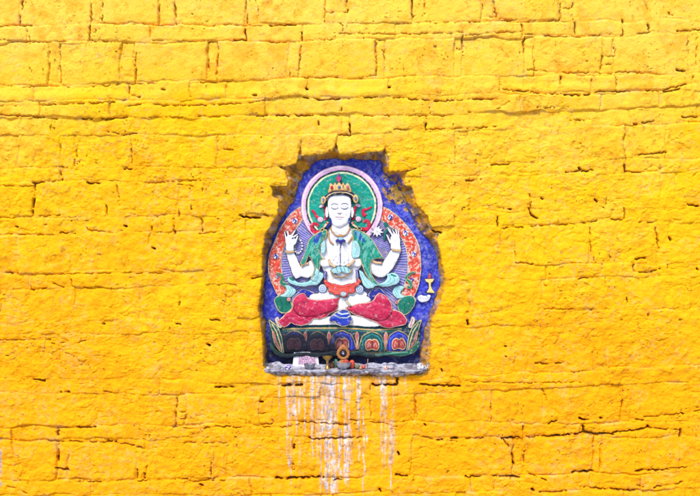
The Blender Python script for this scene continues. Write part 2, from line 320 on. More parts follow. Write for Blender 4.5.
# open cracks and holes seen in the masonry: plan tiles with (points, width)
TILES = {
 (0, 0, 3.004): [
  ([(68, 0), (58, 75)], 2), ([(275, 10), (272, 65)], 1.5), ([(308, 0), (306, 66)], 2), ([(480, 0), (478, 68)], 1.5), ([(524, 10), (530, 72)], 1.5), ([(0, 78), (60, 76), (95, 76)], 1.5),
  ([(300, 68), (340, 72), (470, 70)], 1), ([(600, 78), (700, 70)], 1), ([(82, 90), (90, 132)], 1.5), ([(270, 75), (268, 118)], 2), ([(450, 92), (450, 110)], 1.5), ([(0, 120), (80, 125), (190, 125)], 1),
  ([(190, 122), (350, 122)], 1.2), ([(455, 122), (640, 125)], 1), ([(650, 118), (700, 118)], 1.5), ([(150, 140), (145, 240)], 1.3), ([(180, 135), (182, 255)], 1.2), ([(362, 130), (368, 250)], 1.2), ([(408, 160), (405, 250)], 1.6),
  ([(620, 150), (628, 205)], 1.5), ([(655, 160), (650, 230)], 1.2), ([(370, 172), (410, 172)], 1), ([(365, 228), (410, 230)], 1), ([(0, 262), (140, 258), (260, 262), (375, 250), (470, 250)], 1.1), ([(570, 250), (700, 240)], 1),
  ([(387, 262), (388, 287), (420, 290)], 2.2), ([(100, 262), (98, 280)], 1), ([(568, 262), (572, 290)], 1.6), ([(680, 262), (682, 275)], 2.2), ([(486, 268), (494, 269)], 2.5),
  ([(130, 315), (250, 312), (330, 308), (380, 300)], 1.6), ([(380, 318), (440, 312), (520, 318), (700, 312)], 1.6), ([(0, 318), (75, 320)], 1.3), ([(0, 345), (100, 350), (170, 357)], 1.8), ([(245, 355), (310, 357), (380, 350)], 2.4),
  ([(450, 352), (550, 352)], 1.2), ([(595, 350), (690, 350)], 1.4), ([(150, 375), (152, 392)], 1.5), ([(325, 395), (370, 405), (410, 400)], 1.7), ([(180, 435), (180, 460)], 1.2), ([(225, 435), (230, 470)], 1.5), ([(222, 480), (222, 496)], 1.5),
  ([(393, 420), (395, 490)], 1), ([(655, 412), (655, 440)], 1.5), ([(655, 450), (700, 450)], 1.5)],
 (233, 0, 3.004): [
  ([(38, 0), (42, 68)], 1.5), ([(76, 0), (78, 66)], 1.3), ([(278, 0), (275, 65)], 1.5), ([(342, 0), (344, 38)], 2), ([(537, 0), (540, 65)], 2), ([(577, 0), (578, 40)], 1.2), ([(280, 38), (340, 36)], 1), ([(0, 75), (110, 75)], 1),
  ([(112, 76), (188, 73)], 2.3), ([(490, 72), (700, 66)], 1.1), ([(320, 100), (480, 102), (600, 100), (690, 98)], 1.2), ([(35, 88), (40, 118)], 2.2), ([(205, 95), (208, 122)], 2.6), ([(688, 110), (690, 155)], 1.8), ([(675, 150), (690, 150)], 1.2),
  ([(0, 120), (40, 120)], 2.4), ([(110, 125), (200, 125)], 1.4), ([(210, 125), (310, 118)], 1), ([(165, 150), (172, 232)], 1.2), ([(205, 140), (197, 235)], 1.6), ([(430, 125), (430, 225)], 1.4), ([(450, 150), (460, 200)], 1.2),
  ([(215, 234), (340, 232)], 1.2), ([(380, 235), (430, 225)], 1), ([(220, 266), (226, 269)], 3.4), ([(468, 262), (472, 262)], 3), ([(60, 286), (70, 286)], 2.4),
  ([(190, 290), (280, 300), (370, 295), (470, 290), (550, 300), (620, 302)], 2.2), ([(0, 312), (60, 310), (110, 300)], 1.3), ([(600, 305), (700, 300)], 1.6), ([(325, 325), (328, 345)], 1.7), ([(590, 325), (592, 345), (650, 348)], 1.3),
  ([(70, 348), (240, 346)], 2.0), ([(260, 345), (340, 348)], 1.2), ([(395, 347), (590, 347)], 1.2), ([(485, 388), (535, 390)], 1.6), ([(570, 390), (690, 385)], 1.2), ([(350, 375), (353, 405)], 2.6), ([(580, 370), (580, 388)], 2.6),
  ([(290, 405), (355, 405)], 1.7), ([(257, 365), (258, 375)], 2)],
 (466, 0, 2.99): [
  ([(50, 0), (48, 60)], 1.3), ([(85, 0), (92, 60)], 1.6), ([(285, 0), (280, 58)], 1.7), ([(318, 0), (320, 60)], 1.6), ([(540, 15), (545, 40)], 1), ([(0, 65), (90, 62), (150, 60)], 2), ([(100, 55), (200, 62), (280, 60)], 1.6),
  ([(50, 50), (90, 48)], 1), ([(290, 25), (320, 25)], 1), ([(168, 72), (170, 100)], 1.7), ([(325, 65), (327, 105)], 2.2), ([(468, 60), (470, 105)], 2.2), ([(545, 75), (548, 95)], 2.8), ([(510, 102), (552, 95)], 1.6), ([(0, 105), (80, 98), (165, 95)], 1.1),
  ([(170, 100), (300, 110), (400, 105)], 1.7), ([(400, 105), (470, 105)], 1.3), ([(630, 92), (700, 88)], 2), ([(605, 40), (620, 45)], 2), ([(175, 110), (172, 155)], 1.8), ([(200, 120), (205, 210)], 1.1), ([(410, 125), (405, 210)], 1.4),
  ([(443, 120), (443, 145)], 2), ([(445, 145), (442, 210)], 1.2), ([(665, 110), (662, 150)], 1.2), ([(690, 110), (690, 195)], 1.4), ([(412, 168), (442, 168)], 1.2), ([(412, 192), (442, 190)], 1.2), ([(180, 208), (260, 215), (400, 218)], 1.1),
  ([(400, 220), (470, 215), (560, 218)], 1.1), ([(630, 210), (655, 212)], 2.8), ([(282, 230), (284, 262)], 2.5), ([(375, 240), (377, 262)], 1.3), ([(448, 230), (450, 255)], 1.4), ([(95, 235), (110, 265), (170, 275)], 1.3), ([(680, 230), (682, 248)], 1.7),
  ([(0, 298), (95, 296)], 2.3), ([(150, 270), (230, 280), (330, 285), (370, 282)], 2.3), ([(385, 275), (500, 272), (590, 270), (680, 245)], 2), ([(590, 275), (640, 265)], 2.3), ([(10, 335), (60, 338)], 1.6), ([(95, 325), (130, 305)], 1.4),
  ([(215, 322), (305, 322)], 1.8), ([(310, 360), (370, 358)], 2), ([(500, 370), (560, 362)], 2), ([(645, 350), (700, 350)], 2), ([(5, 385), (90, 378)], 1.6), ([(472, 400), (478, 485)], 1), ([(343, 430), (346, 440)], 1.6), ([(500, 465), (600, 455)], 2), ([(80, 492), (130, 490)], 2)],
 (0, 165, 3.004): [
  ([(105, 55), (98, 152)], 3.4), ([(100, 55), (125, 50)], 2.5), ([(182, 20), (185, 45)], 3), ([(318, 120), (322, 150)], 2), ([(350, 60), (358, 120)], 1.2), ([(535, 125), (537, 155)], 1.6), ([(574, 118), (575, 132)], 2.5), ([(0, 62), (100, 65)], 1.1),
  ([(110, 52), (180, 48)], 1.1), ([(260, 53), (300, 55)], 2.3), ([(440, 55), (600, 45)], 1.3), ([(165, 5), (200, 8)], 1.7), ([(370, 12), (395, 12)], 2.1), ([(505, 55), (580, 65)], 1.1), ([(0, 160), (100, 155), (180, 150)], 1),
  ([(46, 185), (52, 186)], 2.6), ([(133, 180), (138, 180)], 2.6), ([(260, 178), (262, 195), (350, 205), (380, 190)], 1.3), ([(373, 182), (379, 184)], 3.2), ([(520, 165), (525, 208)], 2), ([(605, 160), (608, 200)], 2), ([(455, 186), (456, 196)], 2),
  ([(0, 208), (160, 210)], 1), ([(180, 203), (225, 206)], 1.9), ([(600, 205), (690, 198)], 1.1), ([(457, 249), (463, 251)], 3.4), ([(296, 270), (300, 270)], 1.8), ([(540, 400), (538, 420)], 2.2), ([(529, 477), (540, 478)], 3.6), ([(307, 477), (313, 478)], 2.4),
  ([(630, 467), (660, 467)], 2.3), ([(15, 322), (60, 328)], 1.9), ([(60, 330), (320, 325)], 1), ([(320, 325), (560, 325)], 1), ([(90, 360), (92, 375), (140, 370)], 1.7), ([(160, 355), (190, 368)], 1.2), ([(215, 345), (218, 365)], 1.9), ([(220, 368), (300, 368)], 1.1)],
 (466, 165, 2.99): [
  ([(0, 48), (45, 42)], 2.4), ([(300, 22), (380, 15)], 2.4), ([(338, 8), (343, 14)], 3.2), ([(475, 0), (476, 18)], 3.8), ([(480, 20), (525, 22)], 2), ([(577, 10), (583, 11)], 2.2), ([(192, 90), (195, 130)], 1.6), ([(226, 99), (230, 102)], 3.2),
  ([(387, 102), (393, 109)], 4.2), ([(420, 98), (420, 130)], 1.3), ([(395, 120), (420, 128)], 1.2), ([(95, 130), (135, 132)], 2.4), ([(188, 130), (195, 150), (215, 160)], 2.4), ([(95, 155), (95, 185)], 2.4), ([(472, 130), (475, 168)], 2), ([(660, 118), (695, 122)], 2.7),
  ([(110, 190), (240, 180), (310, 178), (370, 170), (420, 160), (470, 165)], 1.6), ([(520, 170), (565, 172)], 2), ([(373, 190), (375, 285)], 1.7), ([(565, 172), (578, 262)], 2), ([(608, 216), (612, 224)], 3), ([(145, 195), (150, 285)], 1),
  ([(150, 292), (200, 296)], 1.6), ([(505, 282), (535, 278)], 2.4), ([(500, 300), (500, 320), (545, 322), (580, 310)], 1.9), ([(605, 290), (602, 308)], 2), ([(690, 310), (694, 314)], 2.6), ([(335, 340), (380, 338)], 2), ([(100, 310), (102, 320)], 1.6),
  ([(480, 390), (482, 410)], 2.4), ([(225, 350), (240, 362)], 1.2), ([(230, 430), (430, 432)], 1), ([(2, 440), (8, 441)], 3), ([(3, 465), (7, 476)], 4), ([(544, 446), (546, 455)], 1.6), ([(637, 463), (643, 463)], 2)],
 (0, 330, 2.987): [
  ([(618, 44), (626, 47)], 4.2), ([(155, 40), (161, 41)], 2.4), ([(100, 150), (145, 150)], 2.6), ([(180, 188), (205, 186)], 2.6), ([(0, 30), (140, 30), (200, 40)], 1), ([(225, 40), (255, 32)], 1.2), ([(180, 60), (220, 80)], 1), ([(640, 172), (700, 172)], 2.6),
  ([(310, 185), (340, 190)], 1.4), ([(528, 205), (522, 290)], 1.9), ([(530, 245), (555, 245)], 1), ([(535, 265), (555, 265)], 1), ([(145, 293), (215, 292)], 1.9), ([(220, 292), (285, 290)], 2.4), ([(172, 300), (172, 315)], 2.7), ([(285, 305), (285, 318)], 2.7),
  ([(520, 290), (570, 298), (650, 290), (690, 288)], 1.5), ([(130, 330), (190, 335), (330, 335), (400, 345)], 1.5), ([(320, 333), (345, 335)], 3.2), ([(410, 350), (440, 358)], 1.9), ([(550, 338), (690, 338)], 1.2), ([(175, 340), (172, 420)], 1.6), ([(172, 380), (172, 390)], 3.8),
  ([(165, 412), (205, 420)], 2.6), ([(440, 380), (435, 445)], 1.5), ([(408, 420), (408, 445)], 2.6), ([(432, 430), (432, 445)], 2.6), ([(680, 345), (678, 440)], 1.2), ([(680, 427), (680, 437)], 3.8), ([(630, 400), (632, 440)], 1.9), ([(620, 445), (645, 443)], 1.9),
  ([(225, 455), (340, 453), (400, 447)], 1.5), ([(400, 452), (500, 450), (560, 445)], 1.6), ([(560, 455), (690, 450)], 1.2), ([(597, 463), (603, 467)], 3.2), ([(20, 465), (80, 490)], 1.2)],
 (233, 330, 2.987): [
  ([(145, 165), (205, 165)], 4.6), ([(418, 165), (490, 165)], 4), ([(560, 165), (680, 168)], 2.8), ([(490, 140), (492, 160)], 2.8), ([(182, 345), (182, 356)], 4.4), ([(180, 403), (180, 416)], 5.2), ([(80, 215), (90, 216)], 3), ([(624, 119), (627, 126)], 3),
  ([(573, 283), (578, 288)], 3), ([(493, 366), (497, 374)], 3), ([(438, 477), (443, 485)], 3), ([(80, 250), (120, 250), (120, 280), (85, 285)], 1.4), ([(165, 290), (200, 282)], 1.2), ([(200, 275), (340, 285)], 1.9), ([(350, 270), (440, 278), (490, 290)], 1.4),
  ([(230, 325), (340, 325), (385, 322)], 2.4), ([(610, 330), (670, 325)], 4), ([(570, 320), (610, 330), (670, 335)], 1.5), ([(130, 445), (270, 442)], 3.6), ([(300, 450), (330, 448)], 2.6), ([(490, 435), (545, 440)], 3.6), ([(545, 440), (540, 460)], 4.2),
  ([(410, 170), (412, 270)], 1), ([(545, 200), (550, 270)], 1), ([(0, 292), (60, 290), (160, 292)], 1.2)],
 (466, 330, 2.987): [
  ([(116, 48), (120, 49)], 2.5), ([(138, 48), (142, 49)], 2.5), ([(117, 78), (120, 80)], 1.8), ([(210, 100), (290, 100)], 1.9), ([(385, 55), (385, 95)], 1), ([(0, 155), (200, 158), (350, 155)], 1), ([(480, 265), (530, 270)], 1.9), ([(340, 265), (365, 268)], 3.2),
  ([(402, 263), (408, 264)], 2.4), ([(245, 280), (270, 270)], 3.6), ([(640, 248), (670, 248)], 2.9), ([(530, 260), (640, 250), (700, 240)], 1.3), ([(225, 165), (240, 210)], 1.5), ([(470, 180), (465, 230)], 1.5), ([(75, 220), (75, 280)], 1),
  ([(0, 325), (70, 325)], 1.9), ([(110, 325), (170, 320)], 2.8), ([(180, 322), (290, 315)], 3.3), ([(290, 315), (350, 308), (440, 312)], 3.2), ([(348, 285), (352, 305)], 3.3), ([(350, 300), (370, 308)], 3.2), ([(440, 305), (510, 300), (545, 290)], 2.6), ([(543, 287), (547, 291)], 3.4),
  ([(550, 295), (640, 298)], 1.9), ([(640, 300), (640, 318)], 2.6), ([(170, 290), (172, 320)], 1.9), ([(175, 330), (175, 420)], 1.9), ([(140, 370), (142, 410)], 2.6), ([(112, 330), (130, 350)], 1.9), ([(405, 340), (400, 410)], 1.2), ([(380, 350), (385, 400)], 1.1),
  ([(320, 425), (380, 422)], 3.4), ([(505, 420), (570, 418), (605, 418)], 3), ([(610, 415), (660, 410)], 1.5), ([(0, 440), (60, 438)], 2.8), ([(80, 435), (165, 440)], 2.8), ([(180, 428), (240, 450)], 1.9), ([(85, 450), (80, 490)], 1.5),
  ([(220, 485), (300, 482)], 1.9), ([(340, 470), (450, 478), (505, 480)], 2.3), ([(510, 465), (530, 470)], 1.6), ([(560, 470), (650, 455)], 1.9), ([(197, 476), (203, 481)], 3.8)],
 (240, 190, 4.967): [([(0, 125), (20, 133), (100, 137)], 3), ([(140, 130), (120, 120)], 2), ([(165, 205), (215, 212)], 3.2), ([(110, 430), (60, 440)], 2)],
 (400, 190, 4.967): [([(165, 205), (205, 212)], 3.4), ([(130, 120), (145, 128)], 3)],
}
crk = np.zeros_like(UU); crw = np.zeros_like(UU)
jr = random.Random(8)
for (u0, v0, sc), lst in TILES.items():
    for pts, w in lst:
        p = [(u0 + a / sc, v0 + b / sc) for a, b in pts]
        q = []
        for (a, b), (c, d) in zip(p[:-1], p[1:]):          # a wandering line, not a ruled one
            n = max(1, int(math.hypot(c - a, d - b) / 2.2))
            for i in range(n): q.append((a + (c - a) * i / n + jr.uniform(-.8, .8) * (n > 1), b + (d - b) * i / n + jr.uniform(-.8, .8) * (n > 1)))
        q.append(p[-1])
        hw = 0.42 + 0.25 * w
        dm = hw * 2 + 3
        bu = [min(a for a, _ in q) - dm, max(a for a, _ in q) + dm]; bv = [min(b for _, b in q) - dm, max(b for _, b in q) + dm]
        i0, i1 = np.searchsorted(WU, bu); j0, j1 = np.searchsorted(WV, bv)
        d, _, _ = dist([np.array(q)], WU[i0:i1], WV[j0:j1], dm, closed=False)
        un = UU[j0:j1, i0:i1]; vn = VV[j0:j1, i0:i1]
        q0, q1 = ((0.42, 0.62) if w < 1.4 else (0.33, 0.58)) if w < 2.3 else (0.26, 0.50)
        mod = sstep(q0, q1, fbm(un, vn, 6, 91, 3))
        wid = hw * (0.35 + 1.15 * vnoise(un, vn, 3.2, 95))
        dep = (0.004 + 0.0095 * w) * mod * (1 - sstep(wid * 0.25, wid * 1.05, d))
        lip = (0.0022 + 0.0008 * w) * np.exp(-(d / (hw * 1.7)) ** 2)
        crk[j0:j1, i0:i1] = np.maximum(crk[j0:j1, i0:i1], dep + lip)
        crw[j0:j1, i0:i1] = np.maximum(crw[j0:j1, i0:i1], mod * (1 - sstep(wid * 0.25, wid * 0.95, d)) * min(1, max(0.12, 0.55 * (w - 1.0))))
hgt -= crk

# the niche
nch = NICHE + (RS.rand(*NICHE.shape) - 0.5) * 0.4
nd = []
for i in range(len(nch)):
    a, b = nch[i], nch[(i + 1) % len(nch)]
    n = max(1, int(np.hypot(*(b - a)) / 2.0))
    for k in range(n): nd.append(a + (b - a) * k / n + (RS.rand(2) - 0.5) * (1.1 if k else 0.2))
nd = np.array(nd)
i0, i1 = np.searchsorted(WU, [245, 455]); j0, j1 = np.searchsorted(WV, [128, 390])
sub = (slice(j0, j1), slice(i0, i1))
NM = raster([nd], WU[i0:i1], WV[j0:j1]); ND, _, _ = dist([nd], WU[i0:i1], WV[j0:j1], 14)
un, vn = UU[sub], VV[sub]
mudn = fbm(un, vn, 9, 131, 4)
deep = 0.022 * sstep(0, 0.8, ND) + 0.056 * sstep(1.0, 8.5, ND) + 0.02 * sstep(8, 13, ND)
SD_m = raster([SLAB], WU[i0:i1], WV[j0:j1]); SD_d, _, _ = dist([SLAB], WU[i0:i1], WV[j0:j1], 8)
SD = np.where(SD_m, SD_d, -SD_d)
mud_h = hgt[sub] * 0.4 - deep + (mudn - 0.5) * 0.030 * sstep(0.5, 4, ND) + (vnoise(un, vn, 2.4, 133) - 0.5) * 0.007
# stepped stubs of broken stone in the sides
mud_h = np.minimum(mud_h, -0.092 - 0.03 * sstep(-0.3, 1.6, SD) + 0.017 * np.clip(-SD, 0, 7))
hgt[sub] = np.where(NM, mud_h, hgt[sub] - 0.006 * np.exp(-ND / 1.6))
bare = np.zeros_like(UU); bare[sub] = np.where(NM, sstep(-0.2, 0.6, ND), 0.0)
edge_wear = np.zeros_like(UU); edge_wear[sub] = np.where(NM, 0, np.exp(-ND / 2.0))

# ---- the wall's paint
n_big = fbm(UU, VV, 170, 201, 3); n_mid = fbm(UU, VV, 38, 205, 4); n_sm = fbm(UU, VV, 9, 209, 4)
sky_tone = np.clip(1.10 - (VV + 60) / 430 + (n_big - 0.5) * 0.7 + (n_mid - 0.5) * 0.5, 0, 1)[..., None]  # sky light put into the wall colour: paler towards the top, randomly blotched
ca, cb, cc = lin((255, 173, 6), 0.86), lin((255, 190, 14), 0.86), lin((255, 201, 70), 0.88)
col = ca + (cb - ca) * np.clip(sky_tone * 2, 0, 1); col = col + (cc - col) * np.clip(sky_tone * 2 - 1, 0, 1)
thin = sstep(0.50, 0.72, n_sm * 0.6 + n_mid * 0.4)[..., None]
col = col * (1 - 0.50 * thin) + lin((250, 158, 4), 0.82) * 0.50 * thin
pale = (sstep(0.56, 0.70, fbm(UU, VV, 22, 221, 4)) * sstep(0.50, 0.64, fbm(UU, VV, 2.6, 225, 3)))[..., None]
pj = (np.exp(-(jd / 2.2) ** 2) * sstep(0.55, 0.7, fbm(UU, VV, 12, 231, 4)))[..., None]
worn = np.clip(pale * 0.18 + pj * 0.32 * vis[..., None], 0, 0.55)
col = col * (1 - worn) + lin((236, 196, 128)) * worn
# flecks where the wash has chipped down to earth
chip = (sstep(0.70, 0.76, fbm(UU, VV, 3.2, 241, 2)) * sstep(0.45, 0.62, fbm(UU, VV, 30, 245, 2)) * 0.4)[..., None]
col = col * (1 - chip) + lin((176, 120, 40)) * chip
dust = (sstep(0.58, 0.72, fbm(UU, VV, 3.0, 233, 3)) * sstep(0.45, 0.62, fbm(UU, VV, 33, 235, 3)) * 0.15)[..., None]
col = col * (1 - dust) + lin((238, 196, 150)) * dust
pk = (0.75 * pit)[..., None]
col = col * (1 - pk) + lin((120, 78, 30)) * pk
flk = (sstep(0.53, 0.55, spall) * sstep(0.44, 0.56, fbm(UU, VV, 44, 87, 2)) * 0.5)[..., None]
col = col * (1 - flk) + col * np.array([0.93, 0.84, 0.7]) * flk
unp = np.clip(crw * (0.55 + 0.6 * vnoise(UU, VV, 8, 251)) + edge_wear * 0.25 * sstep(0.45, 0.7, n_sm), 0, 1)[..., None]
col = col * (1 - unp) + lin((88, 58, 26)) * unp
# bare mud of the niche, streaked here and there with the wash
mudc = lin((150, 108, 50)) + (lin((192, 150, 96)) - lin((150, 108, 50))) * sstep(0.35, 0.65, fbm(UU, VV, 6, 261, 3))[..., None]
wash = (sstep(0.42, 0.56, fbm(UU, VV, 8, 265, 4)) * 0.85)[..., None]
mudc = mudc * (1 - wash) + lin((232, 160, 26)) * wash
grit = sstep(0.64, 0.72, fbm(UU, VV, 2.2, 267, 2))[..., None] * 0.5
mudc = mudc * (1 - grit) + lin((70, 58, 46)) * grit
wq = sstep(0.62, 0.72, fbm(UU, VV, 5, 268, 3))[..., None] * 0.6
mudc = mudc * (1 - wq) + lin((206, 190, 164)) * wq
bl_ = np.zeros_like(UU); bl_[sub] = sstep(0.50, 0.57, fbm(un, vn, 3.0, 271, 3)) * sstep(-9, -2, SD) * (0.35 + 0.65 * sstep(370, 400, un) * sstep(245, 215, vn))
mudc = mudc * (1 - 0.85 * bl_[..., None]) + lin((66, 74, 160)) * 0.85 * bl_[..., None]
bb = bare[..., None]
col = col * (1 - bb) + mudc * bb
# dribbled butter, milk and wax under the sill
DR = [(288, 1.6, 376, 472, .55), (294, 2.2, 376, 425, .6), (299.5, 1.5, 376, 424, .5), (305, 1.5, 378, 400, .3), (312, 1.7, 376, 445, .55), (317, 1.3, 378, 470, .35), (324, 2.6, 374, 440, .95), (330, 3.4, 374, 439, 1.0), (335, 1.6, 376, 430, .6),
      (327, 2.3, 440, 500, .85), (333, 2.4, 445, 500, .7), (343.5, 1.8, 374, 418, .75), (349, 1.6, 374, 412, .5), (340, 2.0, 430, 486, .7), (347, 2.6, 424, 492, .75), (352, 1.4, 430, 470, .4), (357.5, 1.2, 376, 400, .35), (361, 1.2, 378, 396, .3),
      (382, 2.2, 376, 404, .7), (386, 1.8, 380, 474, .55), (391, 2.0, 420, 474, .5), (394, 1.0, 420, 470, .35), (377, 1.0, 376, 396, .3), (321, 2, 478, 500, .5), (338, 1.5, 480, 500, .4), (405, 1.2, 376, 396, .25), (300, 1.0, 440, 470, .2), (280, 1.0, 375, 392, .25)]
_r = random.Random(21)
for c0, sd_, n_, l0, l1_ in ((330, 7, 16, 30, 110), (346, 7, 12, 25, 105), (297, 8, 12, 14, 70), (312, 6, 7, 12, 60), (386, 6, 10, 14, 90), (366, 7, 6, 8, 40)):
    for _ in range(n_):
        y0_ = 374 if _r.random() < .65 else _r.uniform(385, 440)
        DR.append((_r.gauss(c0, sd_), _r.uniform(.45, .95), y0_, min(500, y0_ + _r.uniform(l0, l1_)), _r.uniform(.35, .8)))
drip = np.zeros_like(UU)
a0, a1 = np.searchsorted(WU, [268, 418]); b0, b1 = np.searchsorted(WV, [372, 520])
du, dv = UU[b0:b1, a0:a1], VV[b0:b1, a0:a1]
dd = np.zeros_like(du)
for i, (x, w, y0, y1, s) in enumerate(DR):
    xc = x + (vnoise(dv, dv * 0 + i * 9, 16, 300 + i) - 0.5) * 2.2 + (vnoise(dv, dv * 0 + i * 5, 5, 380 + i) - 0.5) * 0.9
    streak = fbm(du, dv, 1.1, 310, 2, sy=26)
    brk = fbm(du, dv, 6, 320 + i, 3, sy=14)
    g = np.exp(-((du - xc) / w) ** 2) * sstep(y0 - 2, y0 + 1, dv) * (1 - sstep(y1 - 14, y1, dv))
    dd = np.maximum(dd, min(1, s * 1.25) * sstep(0.22, 0.50, g * 0.55 + streak * 0.62 + (brk - 0.5) * 0.85 - 0.16) * sstep(0.08, 0.35, g))
streak = fbm(du, dv, 1.1, 350, 2, sy=40)
veil = 0.30 * sstep(0.5, 0.75, streak) * np.exp(-((du - 332) / 30) ** 2) * (1 - sstep(400, 480, dv)) * sstep(0.4, 0.6, fbm(du, dv, 10, 355, 3, sy=22))
dd = np.clip(np.maximum(dd, veil), 0, 1)
drip[b0:b1, a0:a1] = dd * (1 - 0.6 * np.clip(crw[b0:b1, a0:a1], 0, 1)) * (0.55 + 0.45 * sstep(0.3, 0.55, fbm(du, dv, 2.2, 385, 3)))
hgt += 0.002 * drip
greasy = np.zeros_like(UU)
greasy[b0:b1, a0:a1] = sstep(0.42, 0.62, fbm(du, dv, 9, 361, 3, sy=30)) * np.exp(-((du - 335) / 40) ** 2) * (1 - sstep(430, 500, dv)) * 0.45
col = col * (1 - greasy[..., None]) + lin((214, 136, 22)) * greasy[..., None]
dc = lin((226, 220, 224)) + (lin((160, 148, 152)) - lin((226, 220, 224))) * sstep(0.42, 0.72, fbm(UU, VV, 1.8, 371, 3, 7))[..., None]
k = np.clip(drip * (0.46 + 0.55 * sstep(0.35, 0.6, fbm(UU, VV, 2.0, 389, 3))), 0, 0.9)[..., None]
col = col * (1 - k) + dc * k
# a patch at the left edge where the wash has come off down to pale lime
pch = sstep(1.05, 0.8, np.hypot((UU + 8) / 11.5, (VV - 466) / 30) + (fbm(UU, VV, 9, 381, 3) - .5) * 0.7)[..., None]
col = col * (1 - pch) + (lin((176, 166, 172)) * (1 - 0.5 * sstep(0.5, 0.7, fbm(UU, VV, 5, 383, 3))[..., None])) * pch

nu, nv = len(WU), len(WV)
ids = np.arange(nu * nv).reshape(nv, nu)
quads = np.stack([ids[:-1, :-1], ids[1:, :-1], ids[1:, 1:], ids[:-1, 1:]], -1).reshape(-1, 4)
front = np.stack([X(UU).ravel(), -hgt.ravel(), Z(VV).ravel()], 1)
ring = np.concatenate([ids[0, :], ids[1:, -1], ids[-1, -2::-1], ids[-2:0:-1, 0]])     # clockwise from the camera
bk_co = front[ring].copy(); bk_co[:, 1] = 0.45
nb = len(front); L = len(ring); bi = nb + np.arange(L)
sk = np.stack([ring, np.roll(ring, -1), np.roll(bi, -1), bi], 1)
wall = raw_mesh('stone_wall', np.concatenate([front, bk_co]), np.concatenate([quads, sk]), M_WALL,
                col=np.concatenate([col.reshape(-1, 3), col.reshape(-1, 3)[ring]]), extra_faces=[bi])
tag(wall, 'yellow washed stone block wall with open cracks, a ragged niche and white dribbles', 'wall')
del quads, front, col, off, UU, VV

# sill of the niche: a crust of ash and wax (part of the wall)
su = np.arange(264.5, 427, 0.5)
prof = [(364.2, -0.070), (365.6, -0.066), (367.4, -0.062), (368.4, -0.058), (369.2, -0.045), (369.5, -0.030), (369.6, -0.015), (369.7, 0.0), (369.9, 0.012), (370.6, 0.019), (371.2, 0.021), (371.9, 0.020), (372.7, 0.017), (373.6, 0.012), (374.4, 0.005), (375.0, -0.006), (375.4, -0.03)]
pv = np.interp(np.linspace(0, 1, 60), np.linspace(0, 1, len(prof)), [a for a, _ in prof]); ph = np.interp(np.linspace(0, 1, 60), np.linspace(0, 1, len(prof)), [b for _, b in prof])
A, PV = np.meshgrid(su, pv); _, PH = np.meshgrid(su, ph); T = np.linspace(0, 1, 60)[:, None] + 0 * A
rag = (fbm(A, A * 0 + 3, 9, 401, 4) - 0.5) * 9 + (vnoise(A, A * 0 + 7, 2.4, 409) - 0.5) * 2.0
endf = sstep(264.5, 274, A) * (1 - sstep(414, 426.5, A))
PV2 = PV + sstep(0.62, 1, T) * rag * 0.8 - (1 - endf) * 2.0 * sstep(0.3, 0.6, T) + sstep(0.3, 0.0, T) * (fbm(A, A * 0 + 9, 12, 421, 3) - 0.5) * 5
top_flat = 1 - np.exp(-((T - 0.40) / 0.16) ** 2)
PH2 = PH + ((fbm(A, PV * 3, 7, 431, 4) - 0.5) * 0.012 + (fbm(A, PV * 3 + PH * 90, 2.0, 435, 2) - 0.5) * 0.006) * top_flat - (1 - endf) * 0.012
PV2 = PV2 + (fbm(A, PH * 900, 5, 441, 3) - 0.5) * 1.0 * top_flat
cn = fbm(A, PV * 2.2 + PH * 150, 7, 451, 4); cn2 = fbm(A, PV * 2 + PH * 150, 2.5, 455, 3)
cs = lin((184, 180, 190)) + (lin((122, 116, 128)) - lin((184, 180, 190))) * sstep(0.42, 0.62, cn)[..., None]
cs = cs + (lin((204, 200, 212)) - cs) * (sstep(0.54, 0.70, cn2) * 0.5)[..., None]
cs = cs + (lin((60, 54, 62)) - cs) * (sstep(0.56, 0.70, 1 - cn2) * 0.45)[..., None]
oy = (sstep(0.70, 0.95, T) * sstep(0.40, 0.58, fbm(A, PV * 2, 5, 461, 3)))[..., None]
cs = cs + (lin((222, 150, 30)) - cs) * oy * 0.8
ns, nt_ = len(su), 60
ids = np.arange(ns * nt_).reshape(nt_, ns)
q = np.stack([ids[:-1, :-1], ids[1:, :-1], ids[1:, 1:], ids[:-1, 1:]], -1).reshape(-1, 4)
sill = raw_mesh('sill', np.stack([X(A).ravel(), -PH2.ravel(), Z(PV2).ravel()], 1), q, M_CRUST, wall, cs.reshape(-1, 3))
sill['label'] = 'grey crust of ash and wax along the bottom of the niche'
SILL_Z = float(Z(369.4))

# ================================================================== THE RELIEF
G = 0.32
GU = np.arange(252, 450, G); GV = np.arange(140, 392, G)
RU, RV = np.meshgrid(GU, GV)
H = np.full(RU.shape, -1.0)
SOOT = np.clip(0.12 + np.exp(-((RU - 306) / 36) ** 2 - ((RV - 347) / 16) ** 2) * 1.6 + np.exp(-((RU - 340) / 62) ** 2) * sstep(348, 358, RV) * 0.95 + 0.22
               - 0.25 + 0.9 * (fbm(RU, RV, 9, 501, 4) - 0.5), 0, 0.94) * sstep(326, 338, RV)
NW = vnoise(RU, RV, 3.5, 521); NZ = fbm(RU, RV, 5, 511, 4); NF = vnoise(RU, RV, 1.3, 517); NB = fbm(RU, RV, 18, 519, 3)


def hand(l):
    """the carver's unsteady outline"""
    x, y = l[:, 0], l[:, 1]
    return l + np.stack([fbm(x, y, 4.5, 801, 2) - .5, fbm(x, y, 4.5, 811, 2) - .5], 1) * 0.7


